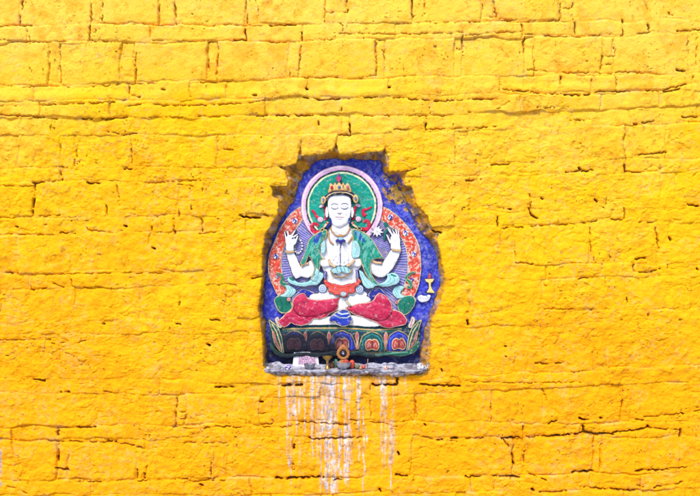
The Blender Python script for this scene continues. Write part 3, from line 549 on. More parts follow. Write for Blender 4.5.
def part(name, shapes, colour, parent, h0=None, bulge=0.0, R=4.0, edge=(), strokes=(), mott=0.16, extra=None, lift=0.0022, soot=0.0, wear=0.0, paintfn=None, label=None, rough=0.0010, outline=0.36):
    """one carved piece of the relief: outlines rounded off towards the viewer, laid over whatever is already carved"""
    global H
    if h0 is not None: shapes = [(s, h0, bulge, R) for s in shapes]
    norm = [(s if isinstance(s, list) and isinstance(s[0], np.ndarray) else [s], a * (0.8 if a > 0 else 1), b * 0.42, r) for s, a, b, r in shapes]
    norm = [([hand(l) for l in s], a, b, r) for s, a, b, r in norm]
    allp = np.concatenate([l for s, *_ in norm for l in s])
    i0 = max(0, np.searchsorted(GU, allp[:, 0].min()) - 2); i1 = min(len(GU), np.searchsorted(GU, allp[:, 0].max()) + 2)
    j0 = max(0, np.searchsorted(GV, allp[:, 1].min()) - 2); j1 = min(len(GV), np.searchsorted(GV, allp[:, 1].max()) + 2)
    gu, gv = GU[i0:i1], GV[j0:j1]; sl = (slice(j0, j1), slice(i0, i1))
    u, v = RU[sl], RV[sl]
    M = np.zeros(u.shape, bool); Zh = np.full(u.shape, -1.0); BD = np.full(u.shape, 99.0); BX = u.copy(); BY = v.copy(); ED = np.full(u.shape, -99.0)
    for loops, a, b, r in norm:
        m = raster(loops, gu, gv); d, nx, ny = dist(loops, gu, gv, max(r, 3.0))
        t = np.clip(d / r, 0, 1); z = a + b * np.sqrt(np.clip(1 - (1 - t) ** 2, 0, 1))
        Zh = np.where(m, np.maximum(Zh, z), Zh); M |= m
        w = d < BD; BD = np.where(w, d, BD); BX = np.where(w, nx, BX); BY = np.where(w, ny, BY)
        ED = np.where(m, np.maximum(ED, d), ED)
    Hp = H[sl]
    Zh = np.maximum(Zh, Hp + lift)
    if rough: Zh = Zh + (NZ[sl] - 0.5) * rough * 4 + (NF[sl] - 0.5) * rough
    if extra is not None: Zh = Zh + extra(u, v, ED)
    cell = M[:-1, :-1] & M[1:, :-1] & M[:-1, 1:] & M[1:, 1:]
    if not cell.any(): return None
    used = np.zeros(M.shape, bool); full = np.ones(M.shape, bool)
    pad = np.pad(cell, 1)
    c4 = [pad[:-1, :-1], pad[1:, :-1], pad[:-1, 1:], pad[1:, 1:]]
    used = c4[0] | c4[1] | c4[2] | c4[3]; border = used & ~(c4[0] & c4[1] & c4[2] & c4[3])
    pu, pv_ = u.copy(), v.copy()
    sn = border & (BD < G * 1.5); pu[sn] = BX[sn]; pv_[sn] = BY[sn]
    # colours
    base = np.broadcast_to(lin(colour), u.shape + (3,)).copy() if not callable(colour) else colour(u, v, ED)
    f = 1 + mott * 2 * (NZ[sl] - 0.5) + mott * (NB[sl] - 0.5) + mott * 0.5 * (NF[sl] - 0.5)
    base *= f[..., None]
    if outline:
        bs_ = (sstep(0.52, 0.66, fbm(u * 0.8 + v * 0.6, v * 0.8 - u * 0.6, 3.2, 611, 3, sy=0.9)) * 0.16)[..., None]     # brush marks
        base = base * (1 - bs_) + np.clip(base * 1.5 + 0.06, 0, 0.85) * bs_
    for st in strokes:
        pts, w, cc = st[:3]
        d, _, _ = dist([hand(np.asarray(pts, float))], gu, gv, w + 1.0, closed=False)
        ww = w * (0.7 + 0.6 * NW[sl]); k = 1 - sstep(ww / 2 - 0.18, ww / 2 + 0.22, d)
        base = base * (1 - k[..., None]) + lin(cc) * k[..., None]
    if paintfn is not None: base = paintfn(u, v, ED, base)
    for w, cc in sorted(edge, key=lambda e: -e[0]):
        ww = w * (0.62 + 0.76 * NW[sl]); k = (1 - sstep(ww - 0.18, ww + 0.22, ED))[..., None]
        base = base * (1 - k) + lin(cc) * (0.9 + 0.2 * NZ[sl][..., None]) * k
    if outline:
        k = (1 - sstep(outline - 0.2, outline + 0.2, ED))[..., None] * (0.55 + 0.4 * NB[sl][..., None])
        base = base * (1 - k) + lin((52, 36, 46)) * k
        chp = (sstep(0.70, 0.76, fbm(u, v, 2.2, 613, 3) + 0.07 * np.exp(-np.clip(ED, 0, 9) / 0.8)) * 0.34)[..., None]                       # chips down to the ground coat
        base = base * (1 - chp) + lin((206, 194, 184)) * chp
        gr_ = (sstep(0.60, 0.74, fbm(u, v, 4.4, 617, 4)) * 0.15)[..., None]                       # soot and dust
        base = base * (1 - gr_) + lin((92, 80, 82)) * gr_
    if wear:
        k = (sstep(0.60, 0.70, fbm(u, v, 4.0, 523, 3)) * wear)[..., None]
        base = base * (1 - k) + lin((232, 226, 226)) * k
    if soot:
        k = (SOOT[sl] * soot)[..., None]; base = base * (1 - k) + lin((26, 25, 40)) * k
    idx = -np.ones(M.shape, int); n = used.sum(); idx[used] = np.arange(n)
    quads = np.stack([idx[:-1, :-1][cell], idx[1:, :-1][cell], idx[1:, 1:][cell], idx[:-1, 1:][cell]], 1)
    co = np.stack([X(pu[used]), -(HS + Zh[used]), Z(pv_[used])], 1); cl = base[used]
    # sides
    e = []
    hz = pad[:-1, 1:-1] ^ pad[1:, 1:-1]                       # horizontal edges (j,i)-(j,i+1)
    jj, ii = np.where(hz); dn = pad[1:, 1:-1][jj, ii]
    a_, b_ = idx[jj, ii], idx[jj, ii + 1]
    e.append(np.where(dn[:, None], np.stack([a_, b_], 1), np.stack([b_, a_], 1)))
    vz = pad[1:-1, :-1] ^ pad[1:-1, 1:]
    jj, ii = np.where(vz); rt = pad[1:-1, 1:][jj, ii]
    a_, b_ = idx[jj, ii], idx[jj + 1, ii]
    e.append(np.where(rt[:, None], np.stack([b_, a_], 1), np.stack([a_, b_], 1)))
    e = np.concatenate(e)
    bn = np.unique(e); mp = -np.ones(n, int); mp[bn] = np.arange(len(bn))
    low = np.where(Hp[used][bn] > -0.9, Hp[used][bn] - 0.003, -0.03)
    topc = co[bn]; botc = topc.copy(); botc[:, 1] = -(HS + low)
    nt0 = n; nb0 = n + len(bn)
    sq = np.stack([nt0 + mp[e[:, 0]], nt0 + mp[e[:, 1]], nb0 + mp[e[:, 1]], nb0 + mp[e[:, 0]]], 1)
    co = np.concatenate([co, topc, botc]); cl = np.concatenate([cl, cl[bn], cl[bn]])
    o = raw_mesh(name, co, np.concatenate([quads, sq]), M_PAINT, parent, cl)
    if label: o['label'] = label
    H[sl] = np.where(M, np.maximum(Hp, Zh), Hp)
    return o


relief = bpy.data.objects.new('painted_relief', None); C.objects.link(relief)
tag(relief, 'painted relief of a white four armed seated deity, set in the wall niche', 'relief')

INK = (58, 44, 60); GOLD = (226, 176, 112); CREAM = (244, 222, 170); WHITE = (252, 249, 250)
TEAL = (0, 148, 124); GREEN = (24, 124, 98); PALE = (176, 222, 220); RED = (206, 40, 76); BLUE = (44, 58, 178); ORANGE = (232, 92, 66); PINK = (240, 190, 224)

# ---- slab
LOST = spline([(387, 172), (400, 172), (414, 188), (426, 214), (436, 234), (425, 227), (413, 213), (401, 206), (391, 201), (385, 191), (383, 182)], True)
lost_m = raster([LOST], GU, GV); lost_d, _, _ = dist([LOST], GU, GV, 8)
lostf = np.where(lost_m, 1, -1) * lost_d


def slab_paint(u, v, ed, base):
    j0 = np.searchsorted(GV, v[0, 0]); i0 = np.searchsorted(GU, u[0, 0])
    lf = lostf[j0:j0 + u.shape[0], i0:i0 + u.shape[1]]
    sp = sstep(0.54, 0.64, fbm(u, v, 2.2, 531, 2))[..., None] * 0.55
    base = base * (1 - sp) + lin((112, 124, 216)) * sp
    dk = sstep(0.55, 0.68, fbm(u + v * .5, v - u * .5, 4, 533, 4, sy=11))[..., None] * 0.4
    base = base * (1 - dk) + lin((30, 44, 140)) * dk
    k = sstep(0.46, 0.54, fbm(u, v, 5, 535, 4) + np.clip(lf / 8, -1, 1) * 0.22 - 0.02)[..., None] * sstep(-3, 0.5, lf)[..., None]
    och = lin((206, 158, 66)) + (lin((150, 112, 62)) - lin((206, 158, 66))) * sstep(0.45, 0.6, fbm(u, v, 3, 537, 3))[..., None]
    base = base * (1 - k) + och * k
    sp = (sstep(0.62, 0.68, fbm(u, v, 2.6, 539, 2)) * sstep(-1, 1, lf))[..., None]
    base = base * (1 - sp) + lin((50, 50, 120)) * sp
    kk = (sstep(349, 355, v) * 0.85)[..., None]
    return base * (1 - kk) + lin((32, 34, 74)) * kk


part('slab', [SLAB], (58, 66, 190), relief, -0.016, 0.016, 7, outline=0, mott=0.22, soot=0.9, wear=0.12, paintfn=slab_paint, edge=[(0.8, (90, 80, 90))],
     strokes=[([(377, 172), (384, 184), (388, 190), (393, 192), (397, 200)], 0.9, (40, 34, 50)), ([(372, 166), (376, 178), (386, 176)], 0.7, (30, 34, 90))],
     extra=lambda u, v, d: (fbm(u, v, 7, 541, 4) - 0.5) * 0.008 + (fbm(u, v, 2.2, 543, 2) - 0.5) * 0.003)

# ---- aureole
OUT = [(300, 205.5), (290, 213), (281, 224.5), (274.3, 238.7), (269, 251.5), (266.6, 264), (268, 277), (272, 287), (277, 297)]
OUTR = [(382, 205.5), (392, 210), (402, 218.6), (412, 230), (419.4, 243), (422, 257), (422, 272), (419.4, 287), (415, 298)]
INL = [(302, 220), (294.5, 230), (287, 239), (282.7, 249), (280.6, 260), (281.2, 272), (284, 284), (288, 296)]
INR = [(380, 219.5), (391, 226.5), (400.5, 236), (406, 247), (408.4, 260), (408, 272), (405.5, 284), (401, 296)]
fieldp = np.concatenate([spline(OUT, False), spline([(277, 297), (300, 318), (345, 322), (392, 318), (415, 298)], False), spline(OUTR[::-1], False), spline([(382, 205.5), (341, 199), (300, 205.5)], False)])


def field_col(u, v, ed):
    ang = np.arctan2(v - 262, u - 343)
    ray = 0.5 + 0.5 * np.sin(ang * 150 + 2.2 * fbm(u, v, 9, 551, 2))
    c = lin((178, 170, 208)) + (lin((62, 66, 168)) - lin((178, 170, 208))) * (0.15 + 0.75 * sstep(0.25, 0.75, ray))[..., None]
    t = sstep(0.5, 0.66, fbm(u, v, 10, 555, 3))[..., None] * 0.5
    return c * (1 - t) + lin((164, 148, 170)) * t


part('aureole_field', [fieldp], field_col, relief, 0.002, 0.002, 3, outline=0.01, mott=0.2, soot=0.4)
aL = np.concatenate([spline(OUT, False), spline(INL[::-1], False)]); aR = np.concatenate([spline(OUTR, False), spline(INR[::-1], False)])
JW = [(294, 220.5), (275, 256.5), (276.5, 277), (285.5, 235), (391, 216.5), (406.5, 232.8), (414.5, 254), (412.8, 280)]
JS = [3.0, 2.7, 1.9, 1.6, 3.0, 3.0, 2.8, 2.0]


def squiggle(u, v, ed, base):
    k = sstep(0.56, 0.64, fbm(u, v, 1.7, 561, 2))[..., None] * 0.75
    base = base * (1 - k) + lin((250, 214, 190)) * k
    k = sstep(0.60, 0.66, fbm(u + 40, v, 3.0, 563, 2))[..., None] * 0.6
    return base * (1 - k) + lin((196, 60, 50)) * k


band_l = part('aureole_band', [aL], (226, 78, 54), relief, 0.004, 0.007, 5, edge=[(0.75, CREAM), (1.05, (130, 50, 60))], mott=0.2, paintfn=squiggle, wear=0.25)
band_r = part('aureole_band', [aR], (226, 78, 54), relief, 0.004, 0.007, 5, edge=[(0.75, CREAM), (1.05, (130, 50, 60))], mott=0.2, paintfn=squiggle, wear=0.25)
for (x, y), r in zip(JW, JS):
    part('jewel', [circ(x, y, r, r * 1.1, 24, 0.5)], (246, 240, 246), band_l if x < 340 else band_r, 0.008, 0.006, r, edge=[(0.4, (120, 70, 120))], mott=0.1,
         strokes=[([(x - r * .15, y - r * .6), (x + r * .55, y), (x + r * .1, y + r * .7)], r * .55, (48, 54, 160)), ([(x - r * .5, y + r * .1), (x - r * .3, y - r * .3)], r * .4, (60, 66, 170))])

# ---- halo
HC = (341.6, 205.8)


def halo_paint(u, v, ed, base):
    st = fbm(u + v * 0.4, v - u * 0.2, 3, 571, 3, sy=1.3)
    k = sstep(0.55, 0.75, st)[..., None] * 0.45
    base = base * (1 - k) + lin((90, 196, 172)) * k
    return base


halo = part('halo', [circ(*HC, 36.4, n=90)], (0, 152, 130), relief, 0.009, 0.003, 8, paintfn=halo_paint, mott=0.2,
            strokes=[(np.vstack([circ(*HC, 35.6, n=90), circ(*HC, 35.6, n=90)[:1]]), 1.5, (26, 50, 60)), (np.vstack([circ(*HC, 34.0, n=90), circ(*HC, 34.0, n=90)[:1]]), 1.5, (238, 244, 190))])
part('halo_rim', [[circ(*HC, 41.6, n=110), circ(*HC, 36.2, n=100)]], PINK, halo, 0.011, 0.009, 2.8, edge=[(0.4, (150, 60, 100))], mott=0.1,
     strokes=[(np.vstack([circ(*HC, 39.9, n=90), circ(*HC, 39.9, n=90)[:1]]), 1.0, (254, 232, 246))])

# ---- ribbons and locks behind the ears
for pts, w0, w1 in [([(311, 209.5), (314, 212), (315.5, 215), (318.5, 218)], 2.2, 3.4), ([(319, 231), (315, 232), (311.5, 229.5), (311.5, 225), (315, 223.3), (318, 226)], 4.0, 3.0), ([(323.5, 205), (325, 212), (325.5, 220)], 2.6, 2.6),
                    ([(372, 206), (368, 208.5), (363.5, 209.5), (363.5, 213), (366, 215.5)], 1.4, 4.4), ([(362, 229), (367, 228.5), (369.5, 224), (367, 220), (363.5, 222)], 4.4, 3.0), ([(356, 205), (354.3, 212), (353.5, 220)], 2.8, 2.6)]:
    part('ribbon', [band(pts, w0, w1)], (212, 34, 70), relief, 0.014, 0.007, 1.8, edge=[(0.3, (120, 20, 50))], mott=0.14)
for x, y in [(320, 219.3), (358.6, 218.6)]:
    part('rosette', [circ(x, y, 3.1, 2.8)], (250, 214, 226), relief, 0.018, 0.006, 2.6, edge=[(0.35, (170, 70, 110))], strokes=[(circ(x, y, 1.5, 1.3), 0.5, (214, 120, 160))])
for x, y, a in [(321.2, 205.5, -0.5), (358, 204.7, 0.5)]:
    part('rosette', [circ(x, y, 3.0, 1.7, 24, a)], (246, 206, 218), relief, 0.018, 0.005, 1.6, edge=[(0.3, (170, 90, 120))])

# ---- trailing scarves low at the sides
part('scarf', [spline([(273, 301), (277, 296.5), (285, 296), (290.4, 302), (291, 310), (283, 314.7), (277, 311.5), (274.5, 306)])], (20, 118, 96), relief, 0.010, 0.012, 6, edge=[(0.8, CREAM)], mott=0.25, strokes=[([(279, 300), (282, 306), (281, 312)], .5, (8, 70, 60)), ([(285, 300), (286, 306)], .5, (8, 70, 60))])
part('scarf', [spline([(399, 301), (405, 297), (412, 296), (416.4, 300), (415, 307), (411, 313), (406, 316), (402, 315), (398, 308)])], (20, 118, 96), relief, 0.010, 0.012, 6, edge=[(0.8, CREAM)], mott=0.25, strokes=[([(404, 302), (406, 308), (405, 313)], .5, (8, 70, 60)), ([(410, 300), (410, 306)], .5, (8, 70, 60))])
part('scarf', [band([(275.5, 273), (280.5, 275.5), (281.5, 279.5), (280.5, 283), (286, 286)], 2.0, 4.6)], (24, 124, 98), relief, 0.014, 0.008, 2.4, edge=[(0.5, CREAM)], mott=0.2)
part('scarf', [band([(416, 272.5), (410, 274.5), (406.8, 278.5), (411, 283), (411.5, 287), (407.5, 287.5)], 2.6, 4.2)], (24, 124, 98), relief, 0.014, 0.008, 2.4, edge=[(0.5, CREAM)], mott=0.2)
part('scarf', [spline([(284, 285.5), (289, 286), (294, 288.5), (295, 293), (291, 297.5), (285, 298), (278, 296.5), (283, 294), (285.5, 290)])], PALE, relief, 0.014, 0.010, 3.6, edge=[(0.4, (70, 130, 140))], mott=0.08,
     strokes=[([(287, 287), (289.5, 291), (286, 296)], .5, (90, 170, 176)), ([(290.5, 288), (292, 292), (288.5, 296.5)], .5, (90, 170, 176))])
part('scarf', [spline([(405.5, 288), (400, 286), (395.5, 287.5), (393, 292.5), (395, 297), (399, 299.5), (406, 297.5), (402.5, 295.5), (401.5, 292.5)])], PALE, relief, 0.014, 0.010, 3.6, edge=[(0.4, (70, 130, 140))], mott=0.08,
     strokes=[([(401, 287.5), (397, 291), (400, 297)], .5, (90, 170, 176)), ([(398.5, 287.5), (395, 291.5), (397.5, 297)], .5, (90, 170, 176))])
for x, y, r, c in [(288, 300, 1.9, (232, 120, 120)), (397, 303, 1.6, (214, 70, 80))]:
    part('jewel', [circ(x, y, r)], c, relief, 0.026, 0.004, r, edge=[(0.4, (240, 220, 220))])

# ---- lotus throne and moon disc
throne = part('lotus_throne', [spline([(270, 322), (276, 326), (284, 328.5), (300, 327), (320, 326), (345, 326), (372, 328), (395, 329), (408, 326), (419, 321), (421.5, 330), (420, 342), (415, 351), (402, 356), (375, 357.5), (345, 358), (315, 358), (292, 357), (279, 353), (271, 346), (268, 334)])],
              (34, 66, 82), relief, 0.006, 0.020, 9, mott=0.22, soot=0.9, edge=[(1.0, (40, 96, 90))],
              strokes=[([(282, 330), (310, 329.3), (345, 329.3), (376, 331), (402, 329.5)], 1.3, (216, 180, 112)), ([(280, 327.8), (310, 327), (345, 327), (376, 329), (404, 327.2)], 2.2, (20, 92, 92)), ([(282, 331.8), (310, 331.3), (345, 331.3), (376, 333), (402, 331.5)], 1.2, (58, 122, 104))])
part('moon_disc', [spline([(300, 318), (311, 319), (345, 316), (380, 318), (384, 326), (370, 327.8), (345, 326.2), (310, 326.2), (298, 326.6)])], (250, 246, 248), relief, 0.024, 0.006, 3, edge=[(0.35, (90, 80, 100))], mott=0.06)
PET = [(293.5, 342, 12.2, (34, 44, 116)), (316.8, 343, 11.4, (22, 66, 72)), (342, 342, 13.2, (44, 54, 150)), (372.3, 343, 12.8, (22, 84, 84)), (399.3, 342.3, 12.2, (40, 54, 156))]


def petal_loop(cx, cy, w, k=1.0):
    return spline([(cx - w * .98, cy + 10 * k), (cx - w, cy + 2 * k), (cx - w * .78, cy - 5.5 * k), (cx - w * .45, cy - 8.8 * k), (cx, cy - 11 * k), (cx + w * .45, cy - 8.8 * k), (cx + w * .78, cy - 5.5 * k), (cx + w, cy + 2 * k), (cx + w * .98, cy + 10 * k), (cx, cy + 11 * k)])


for cx in (304.8, 328.6, 357.2, 386.2):
    part('bud', [spline([(cx, 332.5), (cx + 2.2, 337), (cx + 1.2, 343), (cx + 1.6, 350), (cx - 1.6, 350), (cx - 1.2, 343), (cx - 2.2, 337)])], (212, 112, 108), throne, 0.026, 0.004, 1.8, edge=[(0.6, CREAM)], soot=0.75)
for cx, cy, w, c in PET:
    part('petal', [petal_loop(cx, cy, w)], c, throne, 0.024, 0.014, 6, mott=0.26, soot=1.05, edge=[(0.7, (206, 176, 108)), (1.5, tuple(int(q * .7) for q in c))],
         strokes=[([(cx - w * .72, cy + 8), (cx - w * .75, cy), (cx - w * .5, cy - 5), (cx, cy - 8), (cx + w * .5, cy - 5), (cx + w * .75, cy), (cx + w * .72, cy + 8)], 0.8, tuple(min(255, int(q * 1.5 + 16)) for q in c))])
    part('petal_heart', [spline([(cx - 4.6, cy + 8.8), (cx - 7.0, cy + 6), (cx - 7.2, cy + 1.5), (cx - 5.2, cy - 2.2), (cx - 2.2, cy - 3.4), (cx, cy - 2.4), (cx + 2.2, cy - 3.4), (cx + 5.2, cy - 2.2), (cx + 7.2, cy + 1.5), (cx + 7.0, cy + 6), (cx + 4.6, cy + 8.8), (cx, cy + 7.8)])], (176, 72, 62), throne, 0.034, 0.006, 3, soot=1.0, edge=[(0.8, (240, 206, 150))], mott=0.25,
         strokes=[([(cx, cy - 2), (cx + .5, cy + 2), (cx - .2, cy + 8)], 0.9, (104, 34, 40)), ([(cx - 4.6, cy + 5), (cx - 3.4, cy + .4), (cx - 1.6, cy + 3)], 0.9, (226, 140, 124)), ([(cx + 4.8, cy + 5), (cx + 3.6, cy + .6), (cx + 1.8, cy + 3.4)], 0.9, (226, 140, 124))])
for s, cx in ((1, 0), (-1, 690)):
    f = lambda pts: [(cx + s * x, y) for x, y in pts]
    part('leaf', [spline(f([(267.5, 321), (272, 323), (277, 328), (280.5, 336), (282.5, 347), (283, 354), (277.5, 351), (273, 343), (271, 333)]))], (22, 84, 78), throne, 0.024, 0.010, 4, edge=[(0.7, (232, 214, 150))], soot=0.45,
         strokes=[(f([(271, 325), (276, 333), (279.5, 344), (281, 352)]), 0.9, (230, 210, 150)), (f([(272.5, 333), (275, 342), (279, 350)]), 1.7, (214, 112, 104))])
    part('leaf', [spline(f([(274, 320), (277, 317.5), (279.5, 323), (281, 328), (278, 328.5), (275.5, 325)]))], (206, 196, 186), throne, 0.028, 0.005, 2, edge=[(0.5, CREAM)], strokes=[(f([(276.5, 320), (279, 327)]), .9, (190, 110, 120))])
lowb = np.concatenate([spline([(269.5, 343), (274, 350), (281, 354), (290, 355), (302, 353.5), (320, 354), (335, 352), (345, 354), (360, 352), (375, 354.5), (390, 352.5), (402, 353), (412, 349), (418.5, 342)], False),
                       spline([(421, 343), (417, 352), (404, 357.5), (388, 356.5), (372, 359), (358, 356.5), (345, 358.5), (330, 356.5), (316, 358), (300, 357.5), (286, 359), (276, 356), (269, 349)], False)])
part('leaf_border', [lowb], (30, 116, 92), throne, 0.030, 0.006, 2, edge=[(0.5, (150, 160, 100))], soot=1.0, mott=0.3, strokes=[([(272, 348), (282, 356), (300, 355.5)], .7, (120, 186, 130)), ([(360, 354.5), (376, 356.5), (392, 354.5), (408, 353)], .8, (130, 200, 170))])

# ---- blue cloth behind the knees
part('sash', [spline([(291.5, 299), (296, 294), (301.5, 289.3), (307, 290.5), (314, 294), (313, 298), (309, 300.5), (303, 297), (296, 301)])], (36, 46, 150), relief, 0.016, 0.012, 4, edge=[(0.6, (226, 220, 220))], mott=0.15)
part('sash', [spline([(369, 294), (374, 288.8), (380, 288.5), (385, 293), (388, 299), (382, 297), (377, 297.5), (373, 301.5), (369.5, 299)])], (36, 46, 150), relief, 0.016, 0.012, 4, edge=[(0.6, (226, 220, 220))], mott=0.15)

# ---- lotus and rosary held by the raised hands
lot = []
for i in range(9):
    a = i * 2 * math.pi / 9 + 0.2
    lot += [(377.5 + 7.4 * math.cos(a), 231 + 6.8 * math.sin(a)), (377.5 + 4.0 * math.cos(a + .35), 231 + 3.8 * math.sin(a + .35))]
flower = part('lotus_flower', [spline(lot, True, 4)], (252, 248, 250), relief, 0.020, 0.010, 4, edge=[(0.3, (140, 130, 160))], mott=0.05,
              strokes=[([(377.5, 231), (377.5 + 6 * math.cos(a), 231 + 5.6 * math.sin(a))], 0.35, (196, 190, 206)) for a in np.linspace(.55, 6.8, 9)])
part('flower_leaf', [spline([(384, 223), (387, 221.5), (389, 226), (391, 231), (387, 233), (386.5, 238.5), (383.5, 240), (384.5, 233), (386, 229)])], (16, 112, 104), flower, 0.014, 0.006, 2, edge=[(0.3, (10, 60, 70))])
part('rosary', [circ(297.5 + 4.2 * math.cos(a), 246 + 7.2 * math.sin(a), 1.15, n=12) for a in np.linspace(0, 2 * math.pi, 15)[:-1]], (250, 248, 250), relief, 0.012, 0.005, 1.1, edge=[(0.25, (120, 110, 150))], mott=0.05)

# ---- THE FIGURE: one continuous body with four arms
def body_shape(p, a, b, r): return (p if isinstance(p, np.ndarray) else spline(p), a, b, r)


FA = []
B = [
    body_shape([(330, 226), (326, 231), (318, 236), (312, 243), (309, 252), (312, 262), (321, 268), (324, 276), (324, 286), (318, 296), (345, 300), (368, 296), (358, 286), (358, 276), (361, 268), (371, 262), (374, 252), (371, 243), (364, 236), (355, 231), (350, 226), (340, 224)], 0.016, 0.028, 12),   # torso
    body_shape([(331, 216), (350, 216), (349.6, 226), (352, 233), (340, 237), (329, 233), (330.6, 226)], 0.026, 0.016, 7),        # neck
    body_shape([(327.6, 198), (331, 195), (339.4, 193.6), (348, 195), (351, 198.5), (351.8, 206), (350.8, 214), (348.6, 221), (344.5, 226), (339.4, 228), (334.3, 226), (330.2, 221), (328, 214), (327, 206)], 0.034, 0.030, 10),   # head
    body_shape(circ(326.6, 211.5, 2.0, 6.0), 0.030, 0.008, 2), body_shape(circ(352.2, 211.5, 2.0, 6.0), 0.030, 0.008, 2),          # long ears
    body_shape([(300, 300), (310, 297.5), (320, 295.5), (335, 295.5), (345, 296.5), (357, 297), (366, 299.5), (376, 303), (388, 306), (388, 310), (372, 314), (345, 311.5), (318, 314), (300, 310)], 0.022, 0.018, 8),   # lap
    body_shape([(312, 294.4), (322, 293.2), (334, 294.6), (338, 297.4), (335, 300), (318, 301.5), (309, 299)], 0.030, 0.014, 4),       # foot, left
    body_shape([(347, 298.5), (355, 295.6), (365, 295.8), (370, 298.4), (370.5, 302), (362, 305), (352, 307), (347.5, 305)], 0.030, 0.014, 4),  # foot, right
    body_shape([(340, 298), (344, 298), (346, 304), (345.2, 310), (341, 311.5), (338.6, 306)], 0.030, 0.010, 3),
    body_shape([(318, 256), (311, 259.5), (303, 264), (297, 269), (293.6, 275), (295.5, 279.4), (300, 277.5), (306.5, 278.4), (312, 276.8), (318, 270), (322, 262)], 0.020, 0.016, 6),   # upper arm, left
    body_shape([(284.8, 250), (286, 257), (288.4, 265), (291, 273), (294.6, 279.3), (298.5, 278.6), (301.5, 274), (301, 267.5), (297.2, 260), (294.4, 254), (293.2, 249)], 0.020, 0.015, 5),   # forearm, left
    body_shape([(366, 256), (372, 260), (381, 264), (386.5, 269), (388, 274), (384, 277.8), (378, 277.5), (372, 274), (366, 266)], 0.020, 0.016, 6),
    body_shape([(392, 249.5), (387.5, 256), (382.5, 262.5), (380.5, 269), (382, 276.5), (386, 276.4), (390.5, 272.5), (396.5, 264), (400.8, 254.5), (401.4, 249)], 0.020, 0.015, 5),
    body_shape([(285.4, 251), (284.7, 244), (284.4, 238), (287, 234.8), (291, 234.6), (294.6, 238), (294.9, 242), (293.4, 247), (293, 251)], 0.024, 0.011, 4),       # palm, left
    body_shape(caps((285.6, 239), (283.8, 231.6), 1.5, 1.0), 0.026, 0.008, 1.4), body_shape(caps((287.6, 237), (287.0, 231.2), 1.5, 1.05), 0.026, 0.008, 1.4),
    body_shape(caps((290.2, 236.5), (294.8, 229.9), 1.6, 1.05), 0.026, 0.009, 1.5), body_shape(caps((292.6, 237), (297.0, 234.2), 1.5, 1.05), 0.027, 0.009, 1.5), body_shape(caps((293.8, 243.5), (297.2, 236.2), 1.7, 1.1), 0.027, 0.010, 1.6),
    body_shape([(392.4, 250), (390.6, 245), (390.2, 240), (391.6, 235.5), (395, 233), (399, 234), (401, 238), (401.2, 246), (401, 250)], 0.024, 0.011, 4),
    body_shape(caps((393.5, 236), (387.9, 227.4), 1.6, 0.95), 0.026, 0.009, 1.5), body_shape(caps((395.6, 235), (392.4, 228.8), 1.5, 1.0), 0.026, 0.008, 1.4),
    body_shape(caps((397.8, 235), (396.2, 229.2), 1.4, 1.0), 0.026, 0.008, 1.4), body_shape(caps((399.6, 236), (398.6, 230.0), 1.4, 0.9), 0.026, 0.008, 1.4), body_shape(caps((391, 242.5), (387.4, 235.0), 1.7, 1.1), 0.027, 0.010, 1.6),
    body_shape(caps((324, 263), (334.5, 262.5), 4.6, 3.2), 0.036, 0.016, 4), body_shape(caps((358, 262.5), (347, 262.3), 4.6, 3.2), 0.036, 0.016, 4),       # joined forearms
    body_shape([(333.2, 265), (331.6, 258), (334, 252), (337.6, 246.4), (340.2, 243.6), (340.35, 265)], 0.044, 0.013, 3.5), body_shape([(347.6, 265), (349.2, 258), (346.8, 252), (343.2, 246.4), (340.6, 243.6), (340.45, 265)], 0.044, 0.013, 3.5),
]
for s in (-1, 1):
    for k, (x0, y0, x1, y1) in enumerate([(2.6, 255, .9, 244.2), (4.3, 256, 2.2, 246.5), (5.9, 257.5, 3.6, 249.5), (7.2, 259.5, 5.0, 253), (3.4, 262, 1.5, 253)]):
        B.append(body_shape(caps((340.4 + s * x0, y0), (340.4 + s * x1, y1), 1.15, 0.75), 0.050 + 0.002 * (k == 4), 0.009, 1.1))


def face(u, v, d):
    x = (u - 339.4)
    g = lambda cx, cy, sx, sy: np.exp(-((x - cx) / sx) ** 2 - ((v - cy) / sy) ** 2)
    inh = (np.abs(x) < 13) & (v > 192) & (v < 230)
    z = 0.0075 * np.exp(-(x / 1.3) ** 2) * sstep(202.5, 212, v) * (1 - sstep(212.4, 214, v)) + 0.003 * (g(-1.6, 212.4, 1, 1) + g(1.6, 212.4, 1, 1))
    z = z + 0.0025 * (g(-5.3, 207.8, 3.0, 1.6) + g(5.3, 207.8, 3.0, 1.6)) - 0.002 * (g(-5.3, 205, 3, 1) + g(5.3, 205, 3, 1)) + 0.0028 * g(0, 216.4, 3.4, .7) + 0.0032 * g(0, 218.2, 2.8, .8) - 0.0015 * g(0, 217.3, 3.6, .35)
    z = z + 0.003 * g(0, 224.5, 3.4, 2.2)
    return np.where(inh, z, 0)


LN = (150, 120, 140)
def body_paint(u, v, ed, base):
    k = (sstep(0.58, 0.72, fbm(u, v, 7, 581, 3)) * 0.35)[..., None]
    return base * (1 - k) + lin((214, 206, 214)) * k


